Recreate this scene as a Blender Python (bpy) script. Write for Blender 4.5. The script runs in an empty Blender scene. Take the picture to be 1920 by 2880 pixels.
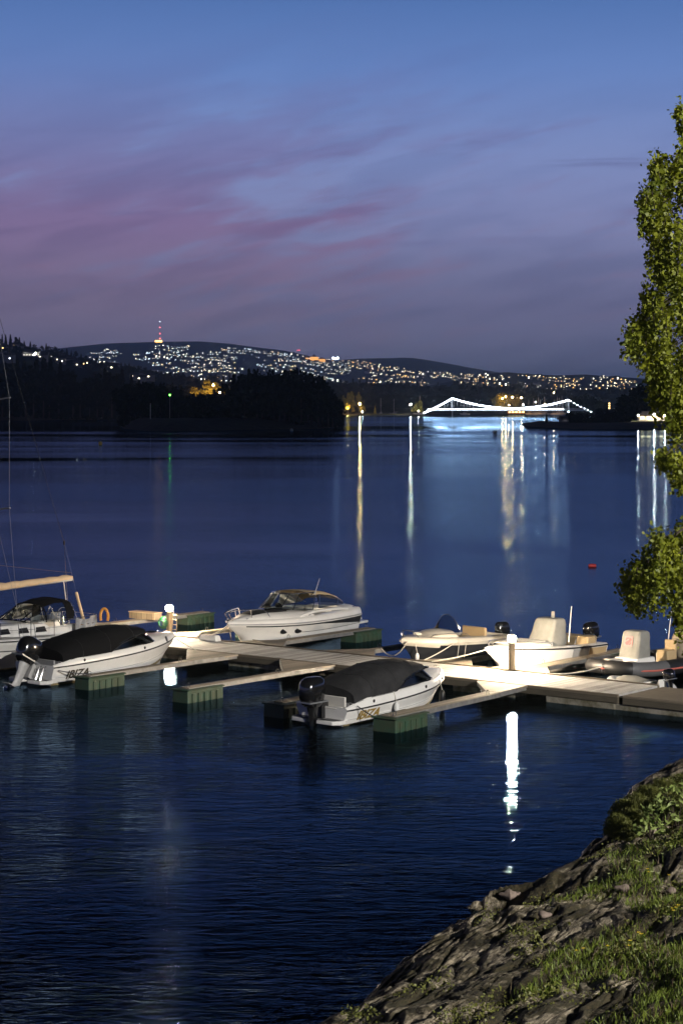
import bpy, bmesh, math, random
import numpy as np
from mathutils import Vector, Matrix

# ------------------------------------------------------------------ camera
sc = bpy.context.scene
F, HC, HZ = 5500.0, 10.0, 1140.0        # focal length in photo pixels, camera height, horizon row
cam_d = bpy.data.cameras.new('camera'); cam = bpy.data.objects.new('camera', cam_d)
sc.collection.objects.link(cam); sc.camera = cam
cam.location = (0, 0, HC); cam.rotation_euler = (math.radians(90), 0, 0)
cam_d.sensor_width = 36; cam_d.lens = F/2880*36
cam_d.shift_y = -(1440-HZ)/2880
cam_d.clip_start = 0.5; cam_d.clip_end = 60000
sc.view_settings.view_transform = 'Standard'; sc.view_settings.look = 'None'
sc.view_settings.exposure = 0; sc.view_settings.gamma = 1
sc.render.engine = 'CYCLES'
sc.cycles.use_denoising = True
sc.cycles.max_bounces = 6; sc.cycles.glossy_bounces = 3; sc.cycles.diffuse_bounces = 2
sc.cycles.transparent_max_bounces = 12; sc.cycles.volume_bounces = 0
sc.cycles.sample_clamp_indirect = 40
sc.cycles.caustics_reflective = False; sc.cycles.caustics_refractive = False

def srgb(r, g, b, k=1.0):
    f = lambda c: ((c/255+.055)/1.055)**2.4 if c > 10.3 else c/255/12.92
    return (f(r)*k, f(g)*k, f(b)*k, 1)

# ------------------------------------------------------------------ dusk sky (world)
w = bpy.data.worlds.new('World'); sc.world = w; w.use_nodes = True
nt = w.node_tree; nt.nodes.clear()
N = nt.nodes.new; LK = nt.links.new
def mth(tree, op, a, b=None, c=None):
    n = tree.nodes.new('ShaderNodeMath'); n.operation = op
    for i, v in enumerate((a, b, c)):
        if v is None: continue
        if isinstance(v, (int, float)): n.inputs[i].default_value = v
        else: tree.links.new(v, n.inputs[i])
    return n.outputs[0]
def ramp(tree, fac, stops, mode='LINEAR'):
    n = tree.nodes.new('ShaderNodeValToRGB'); n.color_ramp.interpolation = mode
    e = n.color_ramp.elements
    while len(e) < len(stops): e.new(0.5)
    for el, (p, c) in zip(e, stops):
        el.position = p; el.color = c if len(c) == 4 else (*c, 1)
    if fac is not None: tree.links.new(fac, n.inputs[0])
    return n.outputs[0]
def mixc(tree, f, a, b, mode='MIX'):
    n = tree.nodes.new('ShaderNodeMix'); n.data_type = 'RGBA'; n.blend_type = mode
    for idx, v in ((0, f), (6, a), (7, b)):
        if isinstance(v, (int, float)): n.inputs[idx].default_value = v
        elif isinstance(v, tuple): n.inputs[idx].default_value = v if len(v) == 4 else (*v, 1)
        else: tree.links.new(v, n.inputs[idx])
    return n.outputs[2]
def noise(tree, vec, scale, detail=4, rough=.5, dist=0.0):
    n = tree.nodes.new('ShaderNodeTexNoise'); n.inputs['Scale'].default_value = scale
    n.inputs['Detail'].default_value = detail; n.inputs['Roughness'].default_value = rough
    n.inputs['Distortion'].default_value = dist
    if vec is not None: tree.links.new(vec, n.inputs['Vector'])
    return n.outputs['Fac']
tc = N('ShaderNodeTexCoord'); sep = N('ShaderNodeSeparateXYZ'); LK(tc.outputs['Generated'], sep.inputs[0])
elev = mth(nt, 'DIVIDE', mth(nt, 'ARCSINE', sep.outputs[2]), math.pi/2)      # 0 horizon .. 1 zenith
azim = mth(nt, 'ARCTAN2', sep.outputs[0], sep.outputs[1])                    # radians, 0 = +Y
def E(py): return math.degrees(math.atan((HZ-py)/F))/90
# coordinates for the cloud bands: streaks that climb to the right
com = N('ShaderNodeCombineXYZ')
LK(mth(nt, 'MULTIPLY', azim, 7.5), com.inputs[0])
LK(mth(nt, 'ADD', mth(nt, 'MULTIPLY', elev, 42.0*math.pi/2), mth(nt, 'MULTIPLY', azim, -9.0)), com.inputs[1])
base = ramp(nt, elev, [(0.0, srgb(128, 134, 164)), (E(1000), srgb(120, 122, 154)), (E(880), srgb(112, 111, 144)),
    (E(760), srgb(116, 118, 154)), (E(620), srgb(126, 132, 174)), (E(420), srgb(118, 134, 182)),
    (E(200), srgb(96, 124, 180)), (E(0), srgb(76, 108, 164)), (.136, srgb(58, 88, 138)), (.152, srgb(20, 32, 58)), (.18, srgb(5, 9, 18)), (1.0, srgb(2, 4, 8))])
n1 = noise(nt, com.outputs[0], 1.15, 6, .58, .15)
n2 = noise(nt, com.outputs[0], 4.5, 5, .6, .6)
nn = mth(nt, 'ADD', mth(nt, 'MULTIPLY', n1, .72), mth(nt, 'MULTIPLY', n2, .28))
leftw = mth(nt, 'SUBTRACT', 0.0, mth(nt, 'MULTIPLY', azim, 1.0))       # more cloud to the left
mask = ramp(nt, mth(nt, 'ADD', nn, leftw), [(.41, (0, 0, 0)), (.61, (1, 1, 1))], 'EASE')
band = ramp(nt, elev, [(0, (.2,)*3), (E(1000), (.35,)*3), (E(850), (.8,)*3), (E(600), (1,)*3), (E(380), (.6,)*3), (E(120), (.12,)*3), (.2, (0,)*3)])
pink = ramp(nt, elev, [(0, srgb(136, 124, 146)), (E(850), srgb(126, 110, 136)), (E(640), srgb(126, 106, 144)), (E(420), srgb(112, 108, 154)), (E(100), srgb(86, 104, 158))])
col = mixc(nt, mth(nt, 'MULTIPLY', mask, band), base, pink)
# broad shaded undersides in the cloud layer
n4 = noise(nt, com.outputs[0], 1.7, 5, .5, .5)
shade = ramp(nt, n4, [(.42, (1, 1, 1)), (.66, (.82, .84, .88))], 'EASE')
sband = ramp(nt, elev, [(0, (.5,)*3), (E(850), (1,)*3), (E(500), (.8,)*3), (E(250), (.35,)*3), (E(50), (0,)*3)])
col = mixc(nt, sband, col, mixc(nt, 1.0, col, shade, 'MULTIPLY'))
glowm = ramp(nt, noise(nt, com.outputs[0], 3.1, 5, .6, .5), [(.55, (0, 0, 0)), (.72, (1, 1, 1))], 'EASE')
col = mixc(nt, mth(nt, 'MULTIPLY', mth(nt, 'MULTIPLY', glowm, ramp(nt, elev, [(0, (0,)*3), (E(950), (.5,)*3), (E(700), (.8,)*3), (E(450), (0,)*3)])), .35), col, srgb(140, 104, 132))
# thin darker wisps
com2 = N('ShaderNodeCombineXYZ')
LK(mth(nt, 'MULTIPLY', azim, 6.0), com2.inputs[0]); LK(mth(nt, 'MULTIPLY', elev, 150.0), com2.inputs[1])
n3 = noise(nt, com2.outputs[0], 1.0, 5, .55, .3)
wisp = ramp(nt, n3, [(.56, (0, 0, 0)), (.72, (1, 1, 1))], 'EASE')
wband = ramp(nt, elev, [(E(900), (0,)*3), (E(620), (.45,)*3), (E(470), (.75,)*3), (E(330), (0,)*3)])
col = mixc(nt, mth(nt, 'MULTIPLY', mth(nt, 'MULTIPLY', wisp, wband), .6), col, srgb(84, 84, 130))
bg = N('ShaderNodeBackground'); LK(col, bg.inputs[0]); bg.inputs[1].default_value = 1.32
out = N('ShaderNodeOutputWorld'); LK(bg.outputs[0], out.inputs[0])

# ------------------------------------------------------------------ helpers
rnd = random.Random(7)
COL = sc.collection
def G(px, py, z=0.0):
    Y = F*(HC-z)/(py-HZ); return Vector(((px-960)*Y/F, Y, z))
def atY(px, py, Y):
    return Vector(((px-960)*Y/F, Y, HC+(HZ-py)*Y/F))
A0 = G(500, 1791, .5); B0 = G(1920, 1936.6, .5)
U = (B0-A0); U.z = 0; U.normalize(); V = Vector((-U.y, U.x, 0))
def ST(s, t, z=0.0):
    p = A0+U*s+V*t; return Vector((p.x, p.y, z))
UA = math.atan2(U.y, U.x); VA = math.atan2(V.y, V.x)

class MB:
    def __init__(s): s.v = []; s.f = []; s.m = []
    def add(s, v, f, m=0):
        o = len(s.v); s.v += [tuple(p) for p in v]
        s.f += [tuple(i+o for i in q) for q in f]; s.m += [m]*len(f); return s
    def box(s, c, d, rz=0, m=0, M=None, taper=1.0):
        x, y, z = d[0]/2, d[1]/2, d[2]/2
        vs = []
        for k in (-1, 1):
            t = taper if k > 0 else 1
            for a, b in ((-1, -1), (1, -1), (1, 1), (-1, 1)): vs.append(Vector((a*x*t, b*y*t, k*z)))
        R = Matrix.Rotation(rz, 3, 'Z')
        if M is not None: R = M
        vs = [R @ p+Vector(c) for p in vs]
        return s.add(vs, [(3, 2, 1, 0), (4, 5, 6, 7), (0, 1, 5, 4), (1, 2, 6, 5), (2, 3, 7, 6), (3, 0, 4, 7)], m)
    def beam(s, p0, p1, wd, h, m=0, up=Vector((0, 0, 1))):
        p0 = Vector(p0); p1 = Vector(p1); d = (p1-p0).normalized()
        sd = d.cross(up)
        if sd.length < 1e-4: sd = Vector((1, 0, 0))
        sd.normalize(); uu = sd.cross(d)
        vs = []
        for p in (p0, p1):
            for a, b in ((-1, -1), (1, -1), (1, 1), (-1, 1)): vs.append(p+sd*a*wd/2+uu*b*h/2)
        return s.add(vs, [(3, 2, 1, 0), (4, 5, 6, 7), (0, 1, 5, 4), (1, 2, 6, 5), (2, 3, 7, 6), (3, 0, 4, 7)], m)
    def loft(s, rings, closed=True, cap0=True, cap1=True, m=0):
        n = len(rings[0]); vs = [p for r in rings for p in r]; fs = []
        for i in range(len(rings)-1):
            for j in range(n if closed else n-1):
                k = (j+1) % n; fs.append((i*n+j, i*n+k, (i+1)*n+k, (i+1)*n+j))
        if cap0: fs.append(tuple(range(n-1, -1, -1)))
        if cap1: fs.append(tuple((len(rings)-1)*n+j for j in range(n)))
        return s.add(vs, fs, m)
    def tube(s, pts, r, n=6, m=0, cap=True, closed=False, sy=1.0):
        pts = [Vector(p) for p in pts]; rings = []
        N_ = len(pts)
        for i, p in enumerate(pts):
            if closed: d = pts[(i+1) % N_]-pts[i-1]
            else: d = pts[min(i+1, N_-1)]-pts[max(i-1, 0)]
            if d.length < 1e-7: d = Vector((0, 0, 1))
            d.normalize(); a = Vector((0, 0, 1)) if abs(d.z) < .95 else Vector((0, 1, 0))
            x = d.cross(a).normalized(); y = x.cross(d)
            rr = r[i] if isinstance(r, (list, tuple)) else r
            rings.append([p+x*math.cos(2*math.pi*k/n)*rr+y*math.sin(2*math.pi*k/n)*rr*sy for k in range(n)])
        if closed: rings.append(rings[0]); return s.loft(rings, True, False, False, m)
        return s.loft(rings, True, cap, cap, m)
    def lathe(s, prof, n=16, c=(0, 0, 0), m=0, M=None):
        R = M if M is not None else Matrix.Identity(3)
        rings = [[Vector(c)+R @ Vector((r*math.cos(2*math.pi*k/n), r*math.sin(2*math.pi*k/n), z)) for k in range(n)] for r, z in prof]
        return s.loft(rings, True, True, True, m)
    def ball(s, c, r, n=10, k=6, m=0, sc_=(1, 1, 1)):
        prof = []
        rings = []
        for i in range(k+1):
            a = math.pi*i/k-math.pi/2; rr = max(math.cos(a), .02)
            rings.append([Vector((c[0]+r*rr*math.cos(2*math.pi*j/n)*sc_[0], c[1]+r*rr*math.sin(2*math.pi*j/n)*sc_[1], c[2]+r*math.sin(a)*sc_[2])) for j in range(n)])
        return s.loft(rings, True, True, True, m)
    def prism(s, poly, z0, z1, m=0):
        n = len(poly); vs = [(x, y, z0) for x, y in poly]+[(x, y, z1) for x, y in poly]
        fs = [tuple(range(n-1, -1, -1)), tuple(range(n, 2*n))]+[(i, (i+1) % n, n+(i+1) % n, n+i) for i in range(n)]
        return s.add(vs, fs, m)
    def build(s, name, mats, parent=None, smooth=35, bevel=0, fix=True):
        me = bpy.data.meshes.new(name); me.from_pydata(s.v, [], s.f)
        if not isinstance(mats, (list, tuple)): mats = [mats]
        for q in mats: me.materials.append(q)
        if len(mats) > 1: me.polygons.foreach_set('material_index', s.m)
        if fix:
            bm = bmesh.new(); bm.from_mesh(me); bmesh.ops.remove_doubles(bm, verts=bm.verts, dist=1e-5)
            bmesh.ops.recalc_face_normals(bm, faces=bm.faces); bm.to_mesh(me); bm.free()
        if smooth:
            me.polygons.foreach_set('use_smooth', [True]*len(me.polygons))
            me.set_sharp_from_angle(angle=math.radians(smooth))
        me.update()
        o = bpy.data.objects.new(name, me); COL.objects.link(o)
        if parent is not None: o.parent = parent
        if bevel:
            b = o.modifiers.new('bevel', 'BEVEL'); b.width = bevel; b.segments = 2; b.limit_method = 'ANGLE'
        return o

def tag(o, label=None, cat=None, group=None, kind=None):
    if label: o['label'] = label
    if cat: o['category'] = cat
    if group: o['group'] = group
    if kind: o['kind'] = kind
    return o
def thing(name, label, cat, loc=(0, 0, 0), rz=0.0, group=None):
    o = bpy.data.objects.new(name, None); COL.objects.link(o); o.location = loc; o.rotation_euler = (0, 0, rz)
    o.empty_display_size = .3
    return tag(o, label, cat, group)
def dup(root, loc=None, rz=None, label=None, group=None, scale=None):
    def cp(o, par):
        c = o.copy(); COL.objects.link(c); c.parent = par
        for ch in kids.get(o.name, []): cp(ch, c)
        return c
    kids = {}
    for o in [root]+list(root.children_recursive):
        if o.parent: kids.setdefault(o.parent.name, []).append(o)
    r = cp(root, None)
    if loc is not None: r.location = loc
    if rz is not None: r.rotation_euler = (0, 0, rz)
    if label: r['label'] = label
    if group: r['group'] = group
    if scale is not None: r.scale = scale
    return r

# ------------------------------------------------------------------ materials
def mat(name, c, rough=.5, metal=0, var=0, vscale=3, bump=0, bscale=20, coat=0, c2=None, stretch=None, spec=.5, sss=0):
    m = bpy.data.materials.new(name); m.use_nodes = True; t = m.node_tree
    b = t.nodes['Principled BSDF']; c = (*c[:3], 1)
    b.inputs['Base Color'].default_value = c; b.inputs['Roughness'].default_value = rough
    b.inputs['Metallic'].default_value = metal; b.inputs['Coat Weight'].default_value = coat
    b.inputs['Specular IOR Level'].default_value = spec
    tcn = t.nodes.new('ShaderNodeTexCoord'); vec = tcn.outputs['Object']
    if stretch:
        mp = t.nodes.new('ShaderNodeMapping'); mp.inputs['Scale'].default_value = stretch
        t.links.new(vec, mp.inputs['Vector']); vec = mp.outputs[0]
    if var or c2:
        f = noise(t, vec, vscale, 6, .6)
        f = ramp(t, f, [(.35, (0, 0, 0)), (.65, (1, 1, 1))])
        d = tuple(x*(1-var) for x in c[:3])+(1,) if not c2 else (*c2[:3], 1)
        t.links.new(mixc(t, f, d, c), b.inputs['Base Color'])
        r = t.nodes.new('ShaderNodeMapRange'); t.links.new(f, r.inputs[0])
        r.inputs['To Min'].default_value = min(1, rough*1.35); r.inputs['To Max'].default_value = rough
        t.links.new(r.outputs[0], b.inputs['Roughness'])
    if bump:
        bn = t.nodes.new('ShaderNodeBump'); bn.inputs['Strength'].default_value = bump; bn.inputs['Distance'].default_value = .02
        t.links.new(noise(t, vec, bscale, 5, .6), bn.inputs['Height']); t.links.new(bn.outputs[0], b.inputs['Normal'])
    return m
def emis(name, c, strength, sample=True):
    m = bpy.data.materials.new(name); m.use_nodes = True; t = m.node_tree
    b = t.nodes['Principled BSDF']; b.inputs['Base Color'].default_value = (.5, .5, .5, 1)
    b.inputs['Emission Color'].default_value = (*c[:3], 1); b.inputs['Emission Strength'].default_value = strength
    try: m.cycles.emission_sampling = 'AUTO' if sample else 'NONE'
    except Exception: pass
    return m
def glassmat(name, tint, refl=.12):
    m = bpy.data.materials.new(name); m.use_nodes = True; t = m.node_tree; t.nodes.clear()
    tr = t.nodes.new('ShaderNodeBsdfTransparent'); tr.inputs[0].default_value = (*tint, 1)
    gl = t.nodes.new('ShaderNodeBsdfGlossy'); gl.inputs['Roughness'].default_value = .05
    fr = t.nodes.new('ShaderNodeFresnel'); fr.inputs[0].default_value = 1.5
    mx = t.nodes.new('ShaderNodeMixShader'); o = t.nodes.new('ShaderNodeOutputMaterial')
    t.links.new(fr.outputs[0], mx.inputs[0]); t.links.new(tr.outputs[0], mx.inputs[1]); t.links.new(gl.outputs[0], mx.inputs[2])
    t.links.new(mx.outputs[0], o.inputs[0]); return m

M = {}
M['gel'] = mat('white_gelcoat', (.78, .77, .74), .28, var=.10, vscale=1.2, coat=.4)
M['cream'] = mat('cream_gelcoat', (.66, .61, .52), .35, var=.12, vscale=1.5, coat=.3)
M['greygel'] = mat('grey_gelcoat', (.32, .32, .32), .4, var=.12, vscale=2)
M['darkhull'] = mat('dark_hull', (.025, .027, .032), .3, coat=.3)
M['rub'] = mat('black_rubber', (.015, .015, .016), .5)
M['canvas_black'] = mat('black_canvas', (.006, .006, .007), .9, bump=.4, bscale=3, spec=.15)
M['canvas_dark'] = mat('charcoal_canvas', (.035, .035, .037), .85, var=.35, vscale=1.6, bump=1.0, bscale=4, spec=.2)
M['canvas_grey'] = mat('grey_canvas', (.27, .265, .24), .85, var=.22, vscale=1.8, bump=.7, bscale=4)
M['canvas_beige'] = mat('beige_canvas', (.55, .42, .24), .85, var=.15, vscale=2, bump=.3, bscale=4)
M['dodger'] = mat('grey_dodger_cloth', (.30, .31, .33), .8, var=.45, vscale=2.5, bump=.8, bscale=3)
M['steel'] = mat('stainless_steel', (.75, .75, .74), .22, metal=1)
M['wire'] = mat('rigging_wire', (.25, .26, .27), .45, metal=.8)
M['alu'] = mat('weathered_aluminium', (.45, .46, .47), .4, metal=.8)
M['engine'] = mat('black_engine_paint', (.008, .008, .009), .16, coat=.8)
M['engine_grey'] = mat('grey_engine_paint', (.42, .42, .41), .4, var=.2)
M['glass'] = glassmat('tinted_glass', (.22, .24, .25))
M['clear'] = glassmat('clear_glass', (.62, .66, .66))
M['black'] = mat('black_plastic', (.01, .01, .011), .35)
M['antifoul'] = mat('boot_stain', (.30, .24, .12), .6, var=.5, vscale=3)
M['rope'] = mat('white_rope', (.6, .57, .5), .8, bump=.5, bscale=60)
M['ropedark'] = mat('dark_rope', (.05, .05, .06), .8)
M['float'] = mat('green_plastic_float', (.030, .075, .045), .45, var=.4, vscale=3, c2=(.05, .065, .035))
M['redpaint'] = mat('red_rubber', (.50, .13, .10), .5)
M['pink'] = mat('pink_emblem', (.62, .24, .24), .8)
M['pinkdark'] = mat('dark_pink_emblem', (.45, .13, .13), .8)
M['white'] = mat('white_paint', (.75, .75, .73), .5, var=.1)
M['orange'] = mat('orange_foam', (.65, .30, .05), .7, var=.2)
M['buff'] = mat('buff_sailcloth', (.62, .45, .28), .8, var=.15, vscale=2)
M['gold'] = mat('gold_lettering', (.32, .21, .05), .5)
M['letter'] = mat('dark_lettering', (.05, .04, .025), .5)
M['hose'] = mat('green_hose', (.008, .10, .035), .5)
M['yellow'] = mat('yellow_buoy', (.6, .4, .05), .5)
M['redbuoy'] = mat('red_buoy', (.5, .03, .03), .5)
M['concrete'] = mat('concrete_pontoon', (.30, .28, .23), .85, var=.45, vscale=2.5, bump=.6, bscale=15, c2=(.10, .09, .05))
M['galv'] = mat('galvanised_steel', (.35, .34, .32), .5, metal=.6, var=.3)
M['upholstery'] = mat('white_upholstery', (.6, .58, .54), .6)
M['tan'] = mat('tan_upholstery', (.45, .33, .18), .6)

def woodmat(name, c1, c2, c3, axis=1, pitch=.145):
    """weathered boards running along the other axis; dark gap every pitch metres"""
    m = bpy.data.materials.new(name); m.use_nodes = True; t = m.node_tree; b = t.nodes['Principled BSDF']
    tcn = t.nodes.new('ShaderNodeTexCoord'); sp = t.nodes.new('ShaderNodeSeparateXYZ'); t.links.new(tcn.outputs['Object'], sp.inputs[0])
    a = mth(t, 'DIVIDE', sp.outputs[axis], pitch); fl = mth(t, 'FLOOR', a); fr = mth(t, 'FRACT', a)
    wn = t.nodes.new('ShaderNodeTexWhiteNoise'); wn.noise_dimensions = '1D'; t.links.new(fl, wn.inputs['W'])
    mp = t.nodes.new('ShaderNodeMapping'); sc3 = [3, 3, 3]; sc3[axis] = 40; mp.inputs['Scale'].default_value = sc3
    t.links.new(tcn.outputs['Object'], mp.inputs[0])
    g = noise(t, mp.outputs[0], 1.0, 6, .65)
    big = noise(t, tcn.outputs['Object'], .55, 5, .6)
    f = mth(t, 'ADD', mth(t, 'MULTIPLY', wn.outputs['Value'], .35), mth(t, 'ADD', mth(t, 'MULTIPLY', g, .45), mth(t, 'MULTIPLY', big, .45)))
    c = ramp(t, f, [(.3, c3), (.55, c2), (.85, c1)])
    gap = ramp(t, fr, [(0, (.05,)*3), (.045, (1,)*3), (.955, (1,)*3), (1, (.05,)*3)])
    t.links.new(mixc(t, 1.0, c, gap, 'MULTIPLY'), b.inputs['Base Color'])
    b.inputs['Roughness'].default_value = .8
    bn = t.nodes.new('ShaderNodeBump'); bn.inputs['Strength'].default_value = .6; bn.inputs['Distance'].default_value = .01
    t.links.new(mth(t, 'ADD', gap, mth(t, 'MULTIPLY', g, .4)), bn.inputs['Height']); t.links.new(bn.outputs[0], b.inputs['Normal'])
    return m
M['deckwood'] = woodmat('weathered_deck_boards', (.60, .59, .57, 1), (.38, .37, .355, 1), (.14, .13, .12, 1), axis=0)
M['edgewood'] = woodmat('weathered_edge_timber', (.17, .14, .10, 1), (.10, .085, .06, 1), (.05, .042, .03, 1), axis=2, pitch=.2)
M['beamwood'] = woodmat('weathered_finger_boards', (.40, .33, .25, 1), (.26, .22, .17, 1), (.14, .12, .09, 1), axis=1, pitch=.14)
M['post'] = woodmat('weathered_post_wood', (.36, .27, .17, 1), (.25, .19, .12, 1), (.15, .11, .07, 1), axis=0, pitch=.3)
# ------------------------------------------------------------------ value noise for meshes
_rs = np.random.RandomState(3); _T = _rs.rand(256, 256)
def vnoise(x, y):
    xi = np.floor(x).astype(int); yi = np.floor(y).astype(int); fx = x-xi; fy = y-yi
    fx = fx*fx*(3-2*fx); fy = fy*fy*(3-2*fy)
    a = _T[xi & 255, yi & 255]; b = _T[(xi+1) & 255, yi & 255]; c = _T[xi & 255, (yi+1) & 255]; d = _T[(xi+1) & 255, (yi+1) & 255]
    return a*(1-fx)*(1-fy)+b*fx*(1-fy)+c*(1-fx)*fy+d*fx*fy
def fbm(x, y, o=4, g=.5):
    s = 0; a = 1; t = 0
    for i in range(o): s = s+a*vnoise(x*2**i+17*i, y*2**i+31*i); t += a; a *= g
    return s/t
def grid_mesh(name, X, Y, Z, m, smooth=True):
    r, c = X.shape; v = np.stack([X, Y, Z], -1).reshape(-1, 3)
    i = np.arange(r*c).reshape(r, c); f = np.stack([i[:-1, :-1], i[:-1, 1:], i[1:, 1:], i[1:, :-1]], -1).reshape(-1, 4)
    me = bpy.data.meshes.new(name); me.vertices.add(len(v)); me.vertices.foreach_set('co', v.ravel())
    me.loops.add(f.size); me.loops.foreach_set('vertex_index', f.ravel().astype(np.int32))
    me.polygons.add(len(f)); me.polygons.foreach_set('loop_start', np.arange(0, f.size, 4, dtype=np.int32))
    me.polygons.foreach_set('loop_total', np.full(len(f), 4, dtype=np.int32))
    me.update(calc_edges=True); me.validate()
    if smooth: me.polygons.foreach_set('use_smooth', [True]*len(me.polygons))
    me.materials.append(m); o = bpy.data.objects.new(name, me); COL.objects.link(o); return o

SH = [(-60, -10), (-30, 10), (-12, 19), (-4, 26), (-1.2, 30), (.19, 32), (1.2, 35.3), (1.9, 36.9), (3.0, 37.3), (3.45, 37.9), (3.2, 38.5), (2.35, 38.9), (2.9, 39.5), (3.5, 39.7),
      (4.2, 41.0), (4.9, 42.0), (5.3, 43.6), (5.9, 44.8), (6.6, 47), (7.4, 50.5), (8.6, 53), (10.2, 55.4), (14, 62), (22, 72), (40, 84), (70, 95)]
def shore_d(x, y):
    """signed distance to the waterline, positive on land (to the right)"""
    best = np.full(np.shape(x), 1e9); ins = np.zeros(np.shape(x), bool)
    PG = SH+[(400, 400), (400, -400), (-400, -400)]
    for (x0, y0), (x1, y1) in zip(PG, PG[1:]+PG[:1]):
        if y0 != y1: ins ^= ((y0 > y) != (y1 > y)) & (x < (x1-x0)*(y-y0)/(y1-y0)+x0)
    for (x0, y0), (x1, y1) in zip(SH[:-1], SH[1:]):
        dx, dy = x1-x0, y1-y0; L2 = dx*dx+dy*dy
        t = np.clip(((x-x0)*dx+(y-y0)*dy)/L2, 0, 1)
        ex = x-(x0+t*dx); ey = y-(y0+t*dy); d = np.hypot(ex, ey)
        best = np.minimum(best, d)
    return np.where(ins, best, -best)
SD = np.array([5.33, 11.9]); SD = SD/np.hypot(*SD)          # direction of the rock strata
def land_z(x, y, fine=True):
    x = np.asarray(x, float); y = np.asarray(y, float); d = shore_d(x, y)
    d = d+(fbm(x*.9, y*.9, 3)-.5)*.3
    z = np.where(d > 0, .48*(1-np.exp(-np.maximum(d, 0)/.6))+.235*np.maximum(d, 0), d*.42)
    z = np.minimum(z, 8.0)
    la = x*SD[0]+y*SD[1]; lb = x*SD[1]-y*SD[0]               # along / across the strata
    z = z+(fbm(x*.35+9, y*.35, 3)-.5)*.5*np.clip(d/3, 0, 1)
    q = fbm(la*.35+50, lb*1.8, 2)
    warp = lb*1.0+(fbm(la*.5, lb*.5+7, 3)-.5)*1.6
    led = np.abs((warp*1.15) % 1.0-.75)                      # stepped ledges parallel to the shore
    z = z+np.clip(led, 0, .7)*.10*np.clip(d/1.0+.6, .2, 1)
    if fine:
        k = np.clip(d+1, 0, 1); w2_ = lb+(fbm(la*.7+3, lb*.7, 2)-.5)*.8
        r1 = 1-np.abs(2*fbm(la*.45, w2_*3.8+3, 2, .5)-1); r2 = 1-np.abs(2*fbm(la*1.5+5, w2_*9, 2, .5)-1)
        z = z-np.clip(r1-.78, 0, 1)*.30*k-np.clip(r2-.72, 0, 1)*.10*k+(fbm(la*3, w2_*14, 2, .6)-.5)*.045*k
    return z
def rockmat():
    m = bpy.data.materials.new('shore_rock'); m.use_nodes = True; t = m.node_tree; b = t.nodes['Principled BSDF']
    tcn = t.nodes.new('ShaderNodeTexCoord'); P = tcn.outputs['Object']
    mp = t.nodes.new('ShaderNodeMapping'); mp.inputs['Rotation'].default_value = (0, 0, math.atan2(SD[1], SD[0])*-1)
    mp2 = t.nodes.new('ShaderNodeMapping'); mp2.inputs['Scale'].default_value = (2.4, 17, 12)
    t.links.new(P, mp.inputs[0]); t.links.new(mp.outputs[0], mp2.inputs[0])
    s = noise(t, mp2.outputs[0], 1.0, 7, .7, .5)
    rock = ramp(t, s, [(.30, (.035, .028, .02, 1)), (.42, (.13, .105, .07, 1)), (.54, (.40, .34, .24, 1)), (.68, (.70, .61, .45, 1))])
    g = noise(t, P, .7, 6, .65, .3); lich = noise(t, P, 9, 4, .6)
    moss = ramp(t, noise(t, P, 14, 6, .7), [(.3, (.012, .014, .005, 1)), (.55, (.05, .04, .016, 1)), (.75, (.085, .055, .025, 1))])
    mk = ramp(t, mth(t, 'ADD', g, mth(t, 'MULTIPLY', lich, .18)), [(.50, (0,)*3), (.62, (1,)*3)])
    c = mixc(t, mk, rock, moss)
    # dark wet band at the waterline
    sp = t.nodes.new('ShaderNodeSeparateXYZ'); t.links.new(P, sp.inputs[0])
    wet = ramp(t, mth(t, 'ADD', sp.outputs[2], mth(t, 'MULTIPLY', s, .25)), [(.10, (.35,)*3), (.30, (1,)*3)])
    t.links.new(mixc(t, 1.0, c, wet, 'MULTIPLY'), b.inputs['Base Color'])
    r = ramp(t, mth(t, 'ADD', sp.outputs[2], mth(t, 'MULTIPLY', s, .2)), [(.14, (.25,)*3), (.32, (.85,)*3)]); t.links.new(r, b.inputs['Roughness'])
    bn = t.nodes.new('ShaderNodeBump'); bn.inputs['Strength'].default_value = .9; bn.inputs['Distance'].default_value = .06
    t.links.new(mth(t, 'ADD', s, mth(t, 'MULTIPLY', noise(t, P, 30, 4, .6), .3)), bn.inputs['Height']); t.links.new(bn.outputs[0], b.inputs['Normal'])
    return m
M['rock'] = rockmat()
xs = np.arange(-5, 13.01, .036); ys = np.arange(18, 58.01, .062)
Xg, Yg = np.meshgrid(xs, ys)
tag(grid_mesh('ground', Xg, Yg, land_z(Xg, Yg), M['rock']), kind='structure')
# coarse ground: everything round the fine patch, one sheet each side of it
M['turf'] = mat('lawn_turf', (.035, .055, .015), .9, var=.5, vscale=2, bump=.8, bscale=8)
for x0, x1, y0, y1 in ((-70, 90, -70, 18.0), (13, 90, 18, 58), (-5, 90, 58, 110)):
    xa = np.linspace(x0, x1, 110); ya = np.linspace(y0, y1, 110); Xa, Ya = np.meshgrid(xa, ya)
    tag(grid_mesh('ground', Xa, Ya, land_z(Xa, Ya, False)-.02, M['rock'] if y0 == 18 else M['turf']), kind='structure')

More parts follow.
